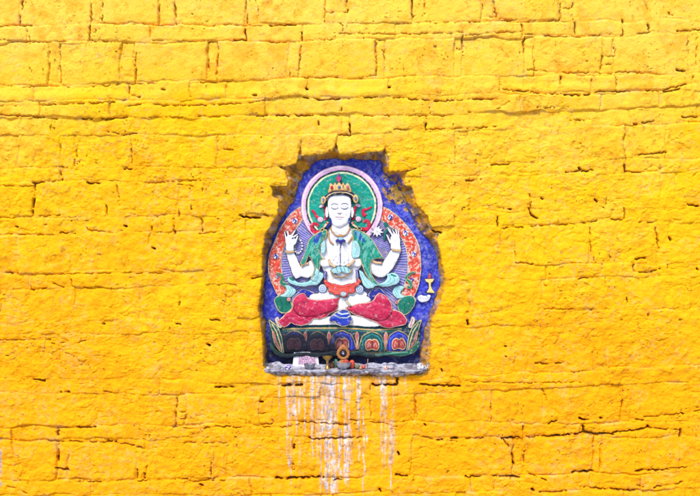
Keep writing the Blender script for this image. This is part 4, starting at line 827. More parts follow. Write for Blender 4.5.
body = part('body', B, WHITE, relief, edge=[(0.62, (70, 52, 78))], mott=0.05, extra=face, paintfn=body_paint, rough=0.0006, strokes=[
    ([(340.4, 247), (340.5, 263.5)], 0.9, (74, 66, 130)), ([(340.4, 244), (340.4, 247)], .5, LN),
    ([(331, 204.6), (333, 203.2), (336, 203.4), (337.8, 204.4)], .8, (112, 100, 112)), ([(341, 204.4), (343, 203.2), (346, 203.2), (348, 204.6)], .8, (112, 100, 112)),
    ([(331, 207.4), (333.5, 208.7), (336, 208.7), (338, 207.8)], .85, (62, 76, 108)), ([(341, 207.8), (343, 208.7), (345.6, 208.7), (348, 207.4)], .85, (62, 76, 108)),
    ([(331.4, 206.6), (334, 205.9), (337.6, 206.9)], .4, (140, 120, 132)), ([(341.2, 206.9), (345, 205.9), (347.6, 206.6)], .4, (140, 120, 132)),
    ([(337.6, 212.8), (338.6, 213.7), (340.2, 213.7), (341.2, 212.8)], .55, (160, 120, 130)), ([(338.2, 205.5), (338.1, 211.6)], .4, (190, 166, 172)),
    ([(335.6, 217), (338, 217.5), (339.4, 217.2), (341, 217.5), (343.4, 217)], .85, (190, 110, 128)), ([(337.6, 219), (339.4, 219.4), (341.4, 219)], .3, (214, 176, 182)),
    ([(335.5, 225.4), (339.4, 227.3), (343.5, 225.4)], .35, (196, 176, 182)), ([(331.5, 231), (339.5, 233.5), (348.5, 231)], .3, (206, 186, 190)),
    ([(327, 238), (325.5, 246), (327.5, 256)], .4, (150, 120, 110)), ([(352.5, 238), (354, 246), (352, 256)], .3, (180, 150, 150)),
    ([(324.5, 270), (326.5, 276), (325.5, 281)], .4, (150, 120, 110)), ([(357, 270), (355.5, 276), (356.5, 281)], .4, (150, 120, 110)),
    ([(331, 279.5), (336.5, 278.2), (340, 278.0)], .55, (206, 160, 96)), ([(343, 278), (347, 279), (352.5, 279.5)], .55, (206, 160, 96)), ([(340.8, 278), (341, 281)], .7, (196, 150, 90)),
    ([(291.5, 238.5), (292.6, 237.6)], 1.3, (54, 66, 160)), ([(389.6, 236.2), (390.6, 235.6)], 1.3, (40, 70, 130)),
    ([(287.5, 243), (290.5, 244)], .3, LN), ([(395, 241), (398, 240)], .3, LN), ([(378, 269), (380, 272)], .3, (180, 160, 200)),
    ([(297, 279), (301.5, 276.5)], .5, (110, 90, 130))])

# ---- hair, crown and head ornaments
part('hair', [spline([(323.6, 199), (325.4, 194.8), (331, 191), (340, 189.4), (349, 190.6), (355, 194.4), (357, 199), (353.6, 200), (351.6, 197.6), (348, 195.2), (340, 194), (331, 195.4), (328, 198), (326.6, 200.6)])], (30, 34, 62), relief, 0.050, 0.010, 3, edge=[],
     strokes=[([(325.5, 198), (328.5, 194.5), (334, 192.4), (340, 191.7), (347, 192.4), (352, 194.6), (355, 198)], .8, (236, 206, 150)), ([(327, 199.4), (331, 196), (340, 194.4), (348, 195.6), (353, 199)], 1.0, (214, 164, 96))])
part('hair', [band([(329.8, 217.5), (330.6, 220.5), (329.4, 224.5), (326.5, 228)], 1.8, 2.6)], (34, 48, 146), relief, 0.045, 0.005, 1.2)
part('hair', [band([(349.6, 217.5), (349.0, 220.5), (349.6, 223.8)], 1.6, 2.0)], (34, 48, 146), relief, 0.045, 0.005, 1.2)
crown = part('crown', [spline([(327.6, 192.4), (329, 187), (329.4, 183.6), (331.2, 182.4), (332.8, 184.6), (334.8, 181.6), (336.6, 184), (338.8, 179.8), (341.2, 184), (343.4, 181.4), (345, 184.4), (347.4, 182), (349, 183.6), (350.6, 186.6), (351.4, 191.8), (346, 190.6), (340, 190.4), (333, 191)], True, 4)],
             (232, 188, 124), relief, 0.052, 0.010, 3, edge=[(0.4, (160, 104, 60))], strokes=[([(329, 190.8), (340, 189.6), (350.6, 190.2)], .6, (176, 118, 66)), ([(335.4, 184), (335.6, 189.6)], .4, (180, 126, 76)), ([(343.8, 184), (344.2, 189.6)], .4, (180, 126, 76)), ([(343, 185), (343, 187.6)], .9, (40, 34, 40))])
for x, y, c in [(331.8, 187.2, (206, 34, 60)), (339.4, 186.8, (44, 104, 150)), (347.7, 186.8, (206, 34, 60))]:
    part('gem', [circ(x, y, 1.35, 1.9)], c, crown, 0.062, 0.005, 1.3, edge=[(0.25, (120, 50, 40))])
part('topknot', [spline([(336.2, 177.6), (337, 174.8), (338.6, 172.6), (340.2, 174.8), (341.2, 177.6), (340.4, 180.4), (338.6, 181.4), (336.8, 180.4)])], (196, 60, 112), relief, 0.040, 0.012, 2.6, edge=[(0.3, (90, 40, 90))], strokes=[([(338.6, 173), (338.6, 175.4)], 2.4, (104, 62, 142))])
for x, y, a in [(323.2, 199.8, 0.15), (355.6, 198.2, -0.15)]:
    pl = part('ear_disc', [circ(x, y, 2.9, 4.3, 30, a)], (230, 186, 122), relief, 0.052, 0.008, 2.6, edge=[(0.4, (166, 112, 66))])
    part('gem', [circ(x, y, 1.1, 1.9, 20, a)], (86, 120, 170), pl, 0.060, 0.004, 1.0)
part('earring', [[circ(321.8, 230.2, 2.2, 2.9, 24, 0.5), circ(321.8, 230.2, 1.0, 1.6, 20, 0.5)], band([(327.6, 221.5), (325.8, 224.5), (323.4, 227.6)], 2.6, 2.0)], (238, 206, 158), relief, 0.044, 0.005, 1.1, edge=[(0.3, (170, 120, 80))], strokes=[([(326.2, 222.6), (326.8, 223.4)], 1.4, (206, 44, 56))])
part('earring', [[circ(359.5, 228.2, 3.1, 1.8, 24, 0.35), circ(359.5, 228.2, 1.8, .8, 20, 0.35)], band([(352.2, 221.5), (353.6, 224.5), (357, 227)], 2.6, 2.0)], (238, 206, 158), relief, 0.044, 0.005, 1.1, edge=[(0.3, (170, 120, 80))], strokes=[([(352.8, 222.6), (352.9, 223.6)], 1.5, (206, 44, 40))])

# ---- jewellery
def chain(pts, w): return band(pts, w, w)


part('necklace', [chain([(330.4, 226.5), (331.6, 231), (334.5, 234.4), (338, 235.8), (342.5, 235.8), (346.3, 233.8), (349, 230), (350, 226)], 1.35), circ(340.4, 235.6, 2.2, 1.7)], (214, 156, 80), relief, 0.036, 0.005, 0.8, edge=[(0.2, (170, 110, 60))])
pend = part('pendant', [spline([(335.6, 240.2), (337.5, 239), (340.4, 238), (343.6, 239), (345.4, 240.2), (344.6, 242.6), (342.4, 241.6), (341.6, 244.5), (340.4, 246.4), (339.4, 244.2), (338.6, 241.8), (336.2, 242.6)])], (40, 42, 140), relief, 0.058, 0.004, 1.4, mott=0.1)
part('gem', [circ(340.6, 238.4, 2.6, 1.7)], (176, 216, 232), pend, 0.060, 0.005, 1.6, edge=[(0.25, (80, 90, 160))])
for cp in ([(327.8, 231), (328.6, 238), (331, 242.6), (333.6, 244.6)], [(352.6, 236), (350.6, 240), (347.4, 243.4)]):
    part('necklace', [chain(cp, 1.6)], (214, 160, 96), relief, 0.036, 0.005, 0.8, edge=[(0.25, (160, 100, 60))])
for p in ([(284.4, 251.2), (288.5, 252.4), (293.6, 251.0)], [(392.0, 249.2), (396.5, 250.6), (401.6, 250.4)]):
    part('bracelet', [chain(p, 2.2)], (230, 190, 130), relief, 0.036, 0.006, 1.1, edge=[(0.3, (170, 112, 70))], strokes=[(p, .35, (190, 136, 84))])
for p in ([(300.6, 266.4), (304, 264.2), (308.4, 263.4)], [(371.5, 260.2), (376, 262.4), (382.4, 263.2)]):
    part('armlet', [chain(p, 2.6)], (232, 184, 140), relief, 0.036, 0.006, 1.2, edge=[(0.3, (176, 110, 80))])
for p in ([(328.4, 259), (330.4, 264), (335.6, 267)], [(354.6, 259.4), (351.4, 263.6), (346.4, 266.4)]):
    part('bracelet', [chain(p, 2.3)], (234, 194, 146), relief, 0.052, 0.006, 1.1, edge=[(0.3, (176, 116, 70))])
part('waist_jewel', [spline([(331.5, 270), (335, 267.6), (340, 266.6), (346, 267), (350, 269.5), (351, 272.5), (347.5, 273.5), (342, 271.8), (338.5, 274), (334.5, 274.6), (332.4, 272.6)])], (172, 216, 218), relief, 0.050, 0.006, 2.4, edge=[(0.35, (90, 150, 160))], mott=0.1,
     strokes=[([(336, 268), (337.5, 272.5)], .8, (60, 150, 150)), ([(340, 267.4), (341.5, 271)], .8, (60, 150, 150)), ([(344, 267.6), (345.6, 271.6)], .8, (60, 150, 150)), ([(348, 268.6), (349, 272)], .8, (60, 150, 150)), ([(334.6, 273.8), (337, 274.2)], 1.2, (34, 52, 90))])
part('waist_chain', [chain([(330.2, 270), (331.8, 274), (336, 276.6), (341, 277.2), (346, 276), (350.4, 272.6), (352.4, 268.8)], 1.0)], (226, 176, 108), relief, 0.048, 0.004, .6)

# ---- green shawl over both shoulders, with the pale scarf it turns into
SHL = [(326.6, 229.5), (320, 231), (313, 235), (308.4, 240), (305.6, 248), (303.4, 255), (299.6, 263), (302.4, 265.4), (306, 262), (308.6, 256.5), (311.6, 262), (313.6, 266), (312.8, 273), (310.4, 279.5), (314.6, 282), (318, 276), (319.8, 268), (320.6, 260.6), (325.4, 258.6), (321, 256), (319.8, 248), (323.4, 241), (326.4, 236)]
SHR = [(352.6, 228.6), (360, 230.4), (367, 234), (373.8, 241), (379.4, 251), (383.8, 258.6), (377.6, 258.8), (371.6, 261.4), (370.6, 266), (371.6, 273), (374.6, 279), (379.5, 284.6), (375.4, 286.4), (369.4, 279.6), (364, 271), (361.2, 263), (358.8, 258), (352.4, 257), (351.8, 248), (352.6, 240)]


def shawl_paint(u, v, ed, base):
    bl = (np.maximum(np.exp(-((u - 317 + (v - 238) * .45) / 3.4) ** 2 - ((v - 238) / 7.5) ** 2), np.exp(-((u - 359.5 - (v - 236) * .7) / 3.4) ** 2 - ((v - 236) / 6.5) ** 2)) > 0.42)
    k = bl[..., None] * 0.85
    base = base * (1 - k) + lin((40, 62, 176)) * k
    k = sstep(0.52, 0.66, fbm(u * .9 + v * .3, v * .9 - u * .3, 2.0, 591, 3, sy=6))[..., None] * 0.6
    return base * (1 - k) + lin((128, 204, 184)) * k


part('shawl', [spline(SHL)], (30, 146, 122), relief, 0.040, 0.012, 4, edge=[(0.8, (214, 196, 140)), (1.2, (18, 92, 84))], mott=0.25, paintfn=shawl_paint,
     strokes=[([(318, 238), (312, 247), (309, 257)], .5, (10, 78, 70)), ([(322, 236), (316, 246), (313, 256), (314, 266)], .5, (10, 78, 70)), ([(317, 258), (317, 268), (314.5, 277)], .5, (120, 196, 170))])
part('shawl', [spline(SHR)], (30, 146, 122), relief, 0.040, 0.012, 4, edge=[(0.8, (214, 196, 140)), (1.2, (18, 92, 84))], mott=0.25, paintfn=shawl_paint,
     strokes=[([(362, 236), (369, 246), (373, 256)], .5, (10, 78, 70)), ([(358, 234), (363, 245), (366, 256), (368, 268)], .5, (10, 78, 70)), ([(363, 258), (366, 268), (372, 278)], .5, (120, 196, 170))])
part('shawl_lining', [spline([(321, 244), (324.6, 240), (325.4, 247), (323.6, 253.6), (320.6, 252)])], PALE, relief, 0.050, 0.004, 2.5, edge=[(0.3, (120, 170, 176))], mott=0.12)
part('shawl_lining', [spline([(352.2, 243), (355.6, 240.6), (359.4, 245), (360.4, 251), (358.6, 257), (352.4, 256.6)])], PALE, relief, 0.050, 0.004, 2.5, edge=[(0.3, (120, 170, 176))], mott=0.12, strokes=[([(355, 244), (357, 250), (355, 256)], .5, (110, 180, 176)), ([(357.4, 246), (358.6, 252)], .5, (110, 180, 176))])
part('scarf', [spline([(286.6, 279.4), (290, 276.6), (293.2, 279.4), (297, 282), (303, 282.6), (309, 280.4), (313.4, 275.6), (316.4, 268), (320.2, 272), (323.6, 275), (321, 281), (316.6, 285.6), (309.4, 286.2), (302, 287), (294, 285.6), (288.4, 283)])], PALE, relief, 0.036, 0.011, 3.6, edge=[(0.4, (50, 96, 112))], mott=0.1,
     strokes=[([(289.5, 281.6), (296, 284.6), (304, 285), (311, 283), (317, 276)], .55, (96, 172, 176)), ([(292, 280), (298, 283), (305, 283.6), (312, 279.5), (316, 273)], .5, (120, 190, 190)), ([(289.6, 278.4), (292.6, 280.4)], 2.2, (22, 124, 100)), ([(320.5, 274), (316, 283)], .5, (96, 172, 176))])
part('scarf', [spline([(359, 270.6), (362.6, 272), (366.6, 277), (371, 281), (377, 284), (384, 282.6), (387.4, 278), (386.8, 274.4), (390.4, 273.4), (395.6, 273.2), (400.2, 278.4), (398.6, 283.6), (392, 286.4), (384, 287.2), (376, 286.6), (372.2, 289), (366.4, 288.4), (361.6, 282)])], PALE, relief, 0.036, 0.011, 3.6, edge=[(0.4, (40, 70, 92))], mott=0.1,
     strokes=[([(372, 283.4), (379, 285.6), (387, 284), (391, 279), (389.4, 275)], .55, (96, 172, 176)), ([(380, 286), (390, 285), (395.4, 280.4), (393, 275.4)], .55, (96, 172, 176)), ([(391.6, 275), (396.4, 276.6)], 1.6, (40, 130, 112)), ([(361, 273), (365, 282), (369, 287)], .5, (96, 172, 176)), ([(364, 275), (371, 285)], .5, (96, 172, 176))])

# ---- belt and hanging cloth
for x, y in [(322.4, 288.9), (359.6, 289.4)]:
    part('rosette', [circ(x, y, 4.2, 4.4)], (192, 206, 224), relief, 0.040, 0.007, 3.6, edge=[(0.4, (76, 90, 130))], strokes=[(np.vstack([circ(x, y, 2.2), circ(x, y, 2.2)[:1]]), .5, (110, 124, 164)), ([(x - .2, y), (x + .2, y)], 1.0, (110, 124, 164))])
for p in ([(325.6, 271.5), (324.6, 275), (324.8, 279.5)], [(356.6, 270), (357.4, 274.5), (357.6, 279)]):
    part('tassel', [chain(p, 2.4)], (74, 70, 158), relief, 0.046, 0.005, 1.2, edge=[(0.3, (40, 36, 90))], strokes=[(p, .5, (190, 190, 220))])
part('belt', [spline([(323.6, 281.6), (324.8, 278.6), (327.6, 281.8), (331, 283.2), (336, 284.4), (342, 285.6), (348, 284.2), (353, 283.2), (356.4, 281.6), (357.6, 278.4), (361.2, 281.6), (359, 285.6), (355.4, 288), (355.2, 291.6), (351.6, 294.2), (348.6, 292.8), (347.4, 297.2), (343, 298), (338.4, 295.4), (335, 296), (331.6, 293), (328.4, 292.4), (328, 288.8), (325.4, 285.8)])], (226, 82, 68), relief, 0.048, 0.009, 3, edge=[(0.5, (150, 40, 44))], mott=0.2,
     strokes=[([(326, 282.6), (334, 286.4), (342, 287.8), (350, 286.2), (358, 282.4)], .6, (176, 44, 48)), ([(333.8, 289), (334.4, 289.6)], 1.5, (196, 110, 150)), ([(350, 290), (350.6, 290.4)], 1.5, (196, 120, 140)), ([(330, 290.4), (338, 292.6)], .5, (250, 150, 120))])
part('clasp', [circ(343.2, 294.4, 3.2, 2.7)], (172, 182, 188), relief, 0.058, 0.007, 2.6, edge=[(0.35, (90, 90, 96))], strokes=[([(341.6, 293), (343, 295.6), (345, 293.6)], .5, (226, 232, 236))])
part('hanging_cloth', [spline([(328.4, 320.4), (332.3, 315), (337.6, 311.6), (342, 309.4), (346.6, 310.2), (350, 314), (352.9, 320.4), (349.9, 325.4), (342.8, 327.4), (336.4, 325.4), (334.4, 322.4), (331, 323.8)])], (40, 62, 178), relief, 0.040, 0.012, 5, edge=[(0.7, (232, 214, 190)), (1.1, (30, 30, 80))], mott=0.12,
     strokes=[([(334, 315.4), (340, 318.4), (347, 318.6), (351, 316)], 1.2, (200, 214, 220)), ([(337, 312.8), (342, 314.8), (348, 314)], 1.4, (206, 220, 226)), ([(338.5, 311), (343, 312.4), (347, 311.4)], .7, (60, 80, 110)), ([(336, 316.4), (343, 319.8), (350, 318.4)], .5, (30, 40, 100)), ([(331.5, 319.4), (337, 322.6)], .6, (24, 34, 120))])

# ---- red robe over the crossed legs
RL = [(340.4, 296.6), (338.8, 302), (338.2, 308), (335, 312), (330, 314), (326, 318), (320, 320), (313, 320), (310, 323.6), (302, 326.6), (294, 325.8), (290.4, 323.8), (287, 327), (282.5, 328), (278.6, 325), (278, 321), (283, 316.5), (286, 313), (290, 311), (291.6, 307.4), (291.6, 303), (294, 298), (299, 294.4), (303, 293.6), (306, 296), (309, 299.2), (322, 299.8), (335, 298.6)]
RR = [(345.6, 308), (352, 306), (359, 304), (372, 301.6), (376, 296), (380, 293), (386, 296), (391, 302), (393, 309), (396, 310.5), (402, 313), (407, 319), (407.6, 322), (405, 326), (396, 327.7), (390.6, 329), (382, 327.7), (377, 324), (365, 319), (354, 315.5), (348, 311)]
kneeL = spline([(303, 293.6), (309, 299.2), (322, 299.8), (337, 299), (337, 308), (328, 313.4), (316, 316.4), (305, 317.4), (297, 315), (292.4, 309), (291.8, 302), (296, 296)])
kneeR = spline([(380, 293), (387, 297), (392, 304), (392.6, 312), (388, 319), (380, 321.4), (370, 319), (358, 314.6), (348, 309.6), (359, 304.4), (372, 301.8), (376, 296)])


def robe_paint(u, v, ed, base):
    k = sstep(0.5, 0.66, fbm(u + .4 * v, v - .4 * u, 9, 601, 4, sy=2.6))[..., None] * 0.5
    base = base * (1 - k) + lin((222, 84, 116)) * k
    k = sstep(0.56, 0.7, fbm(u + 30 - .4 * v, v + .4 * u, 8, 603, 4, sy=2.2))[..., None] * 0.5
    return base * (1 - k) + lin((156, 22, 64)) * k


DKR = (120, 16, 48)
part('robe', [(spline(RL), 0.030, 0.012, 4), (kneeL, 0.036, 0.026, 10)], (204, 40, 80), relief, edge=[(0.75, (246, 196, 168)), (1.15, (170, 30, 60))], mott=0.14, paintfn=robe_paint,
     strokes=[([(292.2, 305), (294, 311.6), (299, 316), (307, 317.6), (316, 316.4), (325, 313.4), (332, 310.4), (337, 306)], .8, DKR), ([(286, 318), (292, 321.4), (300, 321), (308, 318.6)], .6, DKR), ([(295, 300), (298, 308), (306, 313)], .4, (170, 26, 60)), ([(320, 302), (326, 308), (333, 309)], .4, (170, 26, 60)), ([(282, 320), (285, 324)], .5, DKR)])
part('robe', [(spline(RR), 0.030, 0.012, 4), (kneeR, 0.036, 0.026, 10)], (204, 40, 80), relief, edge=[(0.75, (246, 196, 168)), (1.15, (170, 30, 60))], mott=0.14, paintfn=robe_paint,
     strokes=[([(393, 308), (391.6, 315), (387, 320), (380, 321.8), (371, 320), (362, 316.6)], .8, DKR), ([(380, 324.4), (388, 324), (396, 319), (398, 314)], .6, DKR), ([(386, 300), (386, 308), (380, 314)], .4, (170, 26, 60)), ([(362, 306), (368, 311), (377, 312)], .4, (170, 26, 60)), ([(400, 317), (403, 321)], .5, DKR)])
part('anklet', [chain([(346.4, 300), (347.6, 303), (350.6, 306)], 1.7)], (238, 204, 150), relief, 0.052, 0.005, .9, edge=[(0.25, (180, 130, 80))])

# ---- lamp and bowl painted on the blue ground at the right
lampo = part('lamp_emblem', [np.array([(425.6, 279.2), (435.8, 279.2), (434, 282.2), (432.2, 283.4), (432.0, 287), (433.6, 290), (435.6, 292.4), (435.6, 293.8), (427.8, 293.8), (427.8, 292.4), (429.6, 289.6), (430.0, 286), (429.6, 283.4), (427, 281.8)], float)], (246, 214, 130), relief, 0.003, 0.006, 2, edge=[(0.25, (200, 150, 70))], mott=0.08)
part('flame', [spline([(429.6, 279), (430, 276), (431, 272.8), (432.2, 276), (432.2, 279)])], (220, 70, 60), lampo, 0.004, 0.004, 1.3)
part('bowl_emblem', [spline([(418.4, 297.6), (422, 295.6), (426, 296.6), (430, 295.4), (432, 296.6), (430.6, 300), (427, 302.8), (422, 302.8), (419, 300.6)])], (226, 226, 244), relief, 0.003, 0.007, 3, edge=[(0.3, (120, 130, 190))], mott=0.1, strokes=[([(420.4, 298.4), (425, 299.6), (430, 298)], .5, (160, 166, 210)), ([(426.6, 294.4), (428, 297)], 1.6, (110, 150, 224))])
part('bowl_emblem_mark', [], (0, 0, 0), relief) if False else None

# ================================================================== OFFERINGS on the sill
STEEL = plain_mat('tarnished_steel', (196, 198, 208), 0.3, 0.55, 0.3, 40)
DARKSTEEL = plain_mat('sooty_steel', (150, 150, 162), 0.4, 0.5, 0.5, 40)
BRASS = plain_mat('old_brass', (206, 164, 84), 0.35, 0.85, 0.25, 60)
GILT = plain_mat('gilt_plaster', (176, 112, 56), 0.65, 0.1, 0.5, 130, 0.6)


def lathe(name, prof, mat, loc, parent=None, n=40, sq=1.0):
    bm = bmesh.new(); rings = []
    for r, z in prof:
        if r < 1e-6: rings.append([bm.verts.new((0, 0, z))])
        else: rings.append([bm.verts.new((r * math.cos(2 * math.pi * k / n), sq * r * math.sin(2 * math.pi * k / n), z)) for k in range(n)])
    for a, b in zip(rings[:-1], rings[1:]):
        for k in range(n):
            if len(a) == 1 and len(b) == 1: continue
            if len(a) == 1: bm.faces.new((a[0], b[k], b[(k + 1) % n]))
            elif len(b) == 1: bm.faces.new((a[k], b[0], a[(k + 1) % n]))
            else: bm.faces.new((a[k], b[k], b[(k + 1) % n], a[(k + 1) % n]))
    bmesh.ops.recalc_face_normals(bm, faces=bm.faces)
    me = bpy.data.meshes.new(name); bm.to_mesh(me); bm.free()
    for p in me.polygons: p.use_smooth = True
    me.materials.append(mat)
    o = bpy.data.objects.new(name, me); C.objects.link(o)
    if parent: o.parent = parent
    if loc is not None: o.location = loc
    return o


def px(u, h, dz=0.0): return (float(X(u)), -h, SILL_Z + dz)


def blob(name, u, h, r, col, label, cat, group=None, sz=0.9, dz=0.0, seed=0, rough=0.55):
    bm = bmesh.new(); bmesh.ops.create_icosphere(bm, subdivisions=4, radius=1)
    for vtx in bm.verts:
        c = vtx.co; nx = float(vnoise(np.array(c.x * 2 + seed), np.array(c.y * 2 + c.z * 3), 1.0, seed))
        k = 0.9 + 0.22 * nx
        vtx.co = (c.x * r * S * k, c.y * r * S * k, (c.z + 1) * r * S * sz * (0.97 + .06 * nx))
    me = bpy.data.meshes.new(name); bm.to_mesh(me); bm.free()
    for p in me.polygons: p.use_smooth = True
    me.materials.append(plain_mat(name + '_skin', col, rough, 0, 0.3, 160, 0.4))
    o = bpy.data.objects.new(name, me); C.objects.link(o); o.location = px(u, h, dz)
    return tag(o, label, cat, group)


# steel bowl at the middle
bw = lathe('offering_bowl', [(0, 0.0), (0.017, 0.0), (0.019, 0.004), (0.030, 0.012), (0.037, 0.023), (0.0395, 0.034), (0.0405, 0.0345), (0.039, 0.035), (0.036, 0.025), (0.029, 0.015), (0.016, 0.008), (0, 0.007)], STEEL, px(343.6, -0.014))
tag(bw, 'shiny steel offering bowl in front of the gilt ornament, middle of the sill', 'bowl')
# darker bowl in front of the printed paper
b2 = lathe('offering_bowl', [(0, 0.0), (0.015, 0.0), (0.016, 0.003), (0.024, 0.009), (0.0275, 0.017), (0.029, 0.025), (0.030, 0.0255), (0.0285, 0.026), (0.026, 0.018), (0.022, 0.011), (0.012, 0.006), (0, 0.005)], DARKSTEEL, px(309.5, -0.016))
tag(b2, 'dull grey metal bowl standing before the printed paper', 'bowl')
# brass butter lamp
bl = lathe('butter_lamp', [(0, 0.0), (0.014, 0.0), (0.015, 0.003), (0.011, 0.008), (0.006, 0.014), (0.005, 0.030), (0.0075, 0.034), (0.006, 0.038), (0.010, 0.044), (0.020, 0.053), (0.0245, 0.063), (0.0255, 0.0635), (0.0245, 0.0645), (0.021, 0.059), (0.012, 0.052), (0, 0.050)], BRASS, px(327.4, -0.02))
tag(bl, 'small brass stemmed butter lamp between the paper and the steel bowl', 'lamp')
# gilt ornament: a scalloped ring with a dark boss, on an orange base
gl = bpy.data.objects.new('gilt_ornament', None); C.objects.link(gl); gl.location = px(343.2, -0.052)
tag(gl, 'gilded scalloped ring ornament with a dark boss, leaning against the lotus throne', 'ornament')


def ring_mesh(name, cz, rfun, rin, th, mat, parent, n=72, m=10):
    co = []; q = []
    for i in range(n):
        a = 2 * math.pi * i / n; ro = rfun(a); mid = (ro + rin) / 2; hw = (ro - rin) / 2
        for k in range(m):
            t = 2 * math.pi * k / m
            r = mid + hw * math.cos(t)
            co.append((r * math.sin(a), -th * math.sin(t), cz + r * math.cos(a)))
    for i in range(n):
        for k in range(m): q.append((i * m + k, i * m + (k + 1) % m, ((i + 1) % n) * m + (k + 1) % m, ((i + 1) % n) * m + k))
    return raw_mesh(name, np.array(co), np.array(q), mat, parent)


ring_mesh('ring', 0.074, lambda a: 0.0325 + 0.0022 * abs(math.cos(a * 5.5)) + (0.012 * max(0, math.cos(a)) ** 8), 0.017, 0.008, GILT, gl)
bs = lathe('boss', [(0, 0.008), (0.010, 0.006), (0.016, 0.0), (0.0175, -0.006), (0, -0.007)], plain_mat('dark_boss', (52, 48, 62), 0.35, 0.3, 0.4, 80), (0, -0.002, 0.074), gl); bs.rotation_euler = (math.pi / 2, 0, 0)
lathe('boss_stud', [(0, 0.005), (0.004, 0.004), (0.006, 0.0), (0, -0.003)], STEEL, (0, -0.0105, 0.074), gl, 20).rotation_euler = (math.pi / 2, 0, 0)
lathe('foot', [(0, 0), (0.030, 0), (0.031, 0.008), (0.025, 0.020), (0.022, 0.036), (0.012, 0.042), (0, 0.042)], GILT, (0, 0, 0), gl, 32, 0.30)
ORN = 'coloured fruits and dough lumps on the sill'
blob('offering_cake', 346, -0.040, 3.6, (186, 62, 42), 'orange red dough cake behind the rim of the steel bowl', 'offering', ORN, 1.3, 0.010 - 0.010, 1)
blob('offering_cake', 352.2, -0.028, 3.1, (206, 78, 52), 'bright orange dough cake at the right of the steel bowl', 'offering', ORN, 1.45, 0, 2)
blob('fruit', 336.0, -0.050, 2.4, (58, 104, 78), 'dark green fruit left of the gilt ornament', 'fruit', ORN, 2.0, 0, 3)
blob('fruit', 331.6, -0.046, 2.4, (132, 66, 44), 'brown fruit between the brass lamp and the steel bowl', 'fruit', ORN, 1.4, 0, 4)
blob('fruit', 357.4, -0.020, 2.7, (120, 124, 96), 'grey green fruit right of the orange dough cakes', 'fruit', ORN, 1.0, 0, 5)
blob('fruit', 363.6, -0.018, 2.2, (214, 92, 84), 'small pink red fruit next to the upright incense stick', 'fruit', ORN, 1.0, 0, 6)
blob('fruit', 360.5, -0.004, 1.4, (222, 150, 70), 'tiny yellow orange fruit at the front of the sill', 'fruit', ORN, 0.8, 0, 7)
lathe('incense_stick', [(0, 0), (0.0022, 0), (0.0020, 0.05), (0, 0.0505)], plain_mat('incense', (178, 130, 110), 0.8), px(367.4, -0.030), None, 10).rotation_euler = (0.10, 0.06, 0)
tag(bpy.data.objects['incense_stick'], 'thin tan incense stick standing upright on the sill', 'incense')


# printed paper: two curled sheets leaning back on the relief
def sheet(name, w, h, uc, hc, roll, lean, seed, loc_dz, pink):
    n, m = 70, 46
    a, b = np.meshgrid(np.linspace(-.5, .5, n), np.linspace(0, 1, m))
    x = a * w; z = b * h
    y = 0.006 * np.cos(a * 5 + seed) + 0.004 * (vnoise(a * 10 + seed, b * 10, 3, seed) - .5) - lean * b * h * -1
    z = z + 0.003 * np.sin(a * 4 + seed)
    c = np.broadcast_to(lin((240, 234, 240)), a.shape + (3,)).copy()
    inn = ((np.abs(a) < .40) & (b > .16) & (b < .80))
    c = np.where((inn & pink)[..., None], lin((226, 196, 212)), c)
    if pink:
        rg = random.Random(seed)
        for row in (.72, .60, .47, .34, .23):
            xx = -.37
            while xx < .36:
                wl = rg.uniform(.018, .05)
                hh = .045 + .03 * (row < .65 and row > .3)
                msk = (np.abs(a - xx - wl / 2) < wl / 2) & (np.abs(b - row) < hh) & (vnoise(a * 100, b * 60, 1.6, seed + 3) > .36)
                c = np.where(msk[..., None], lin(rg.choice([(150, 70, 104), (176, 92, 120), (120, 84, 120)])), c)
                xx += wl + rg.uniform(.012, .03)
    cr, sr = math.cos(roll), math.sin(roll)
    xr, zr = x * cr - z * sr, x * sr + z * cr
    zr = zr - zr.min()
    co = np.stack([xr.ravel(), y.ravel(), zr.ravel()], 1); co2 = co.copy(); co2[:, 1] += 0.0006
    ids = np.arange(n * m).reshape(m, n)
    q = np.stack([ids[:-1, :-1], ids[:-1, 1:], ids[1:, 1:], ids[1:, :-1]], -1).reshape(-1, 4)
    rg_ = np.concatenate([ids[0, :], ids[1:, -1], ids[-1, -2::-1], ids[-2:0:-1, 0]]); N = n * m
    sk_ = np.stack([np.roll(rg_, -1), rg_, rg_ + N, np.roll(rg_, -1) + N], 1)
    o = raw_mesh(name, np.concatenate([co, co2]), np.concatenate([q, q[:, ::-1] + N, sk_]), M_PAPER, None, np.concatenate([c.reshape(-1, 3)] * 2))
    o.location = px(uc, hc, loc_dz)
    return o


tag(sheet('printed_paper', 0.116, 0.078, 307.2, -0.060, 0.09, 0.10, 3, 0.0, True), 'front sheet of white paper printed in pink, standing behind the dull grey bowl', 'paper', 'printed papers on the sill')
tag(sheet('printed_paper', 0.106, 0.068, 302.5, -0.068, -0.10, 0.06, 5, 0.001, False), 'blank white sheet poking out behind the pink printed paper', 'paper', 'printed papers on the sill')


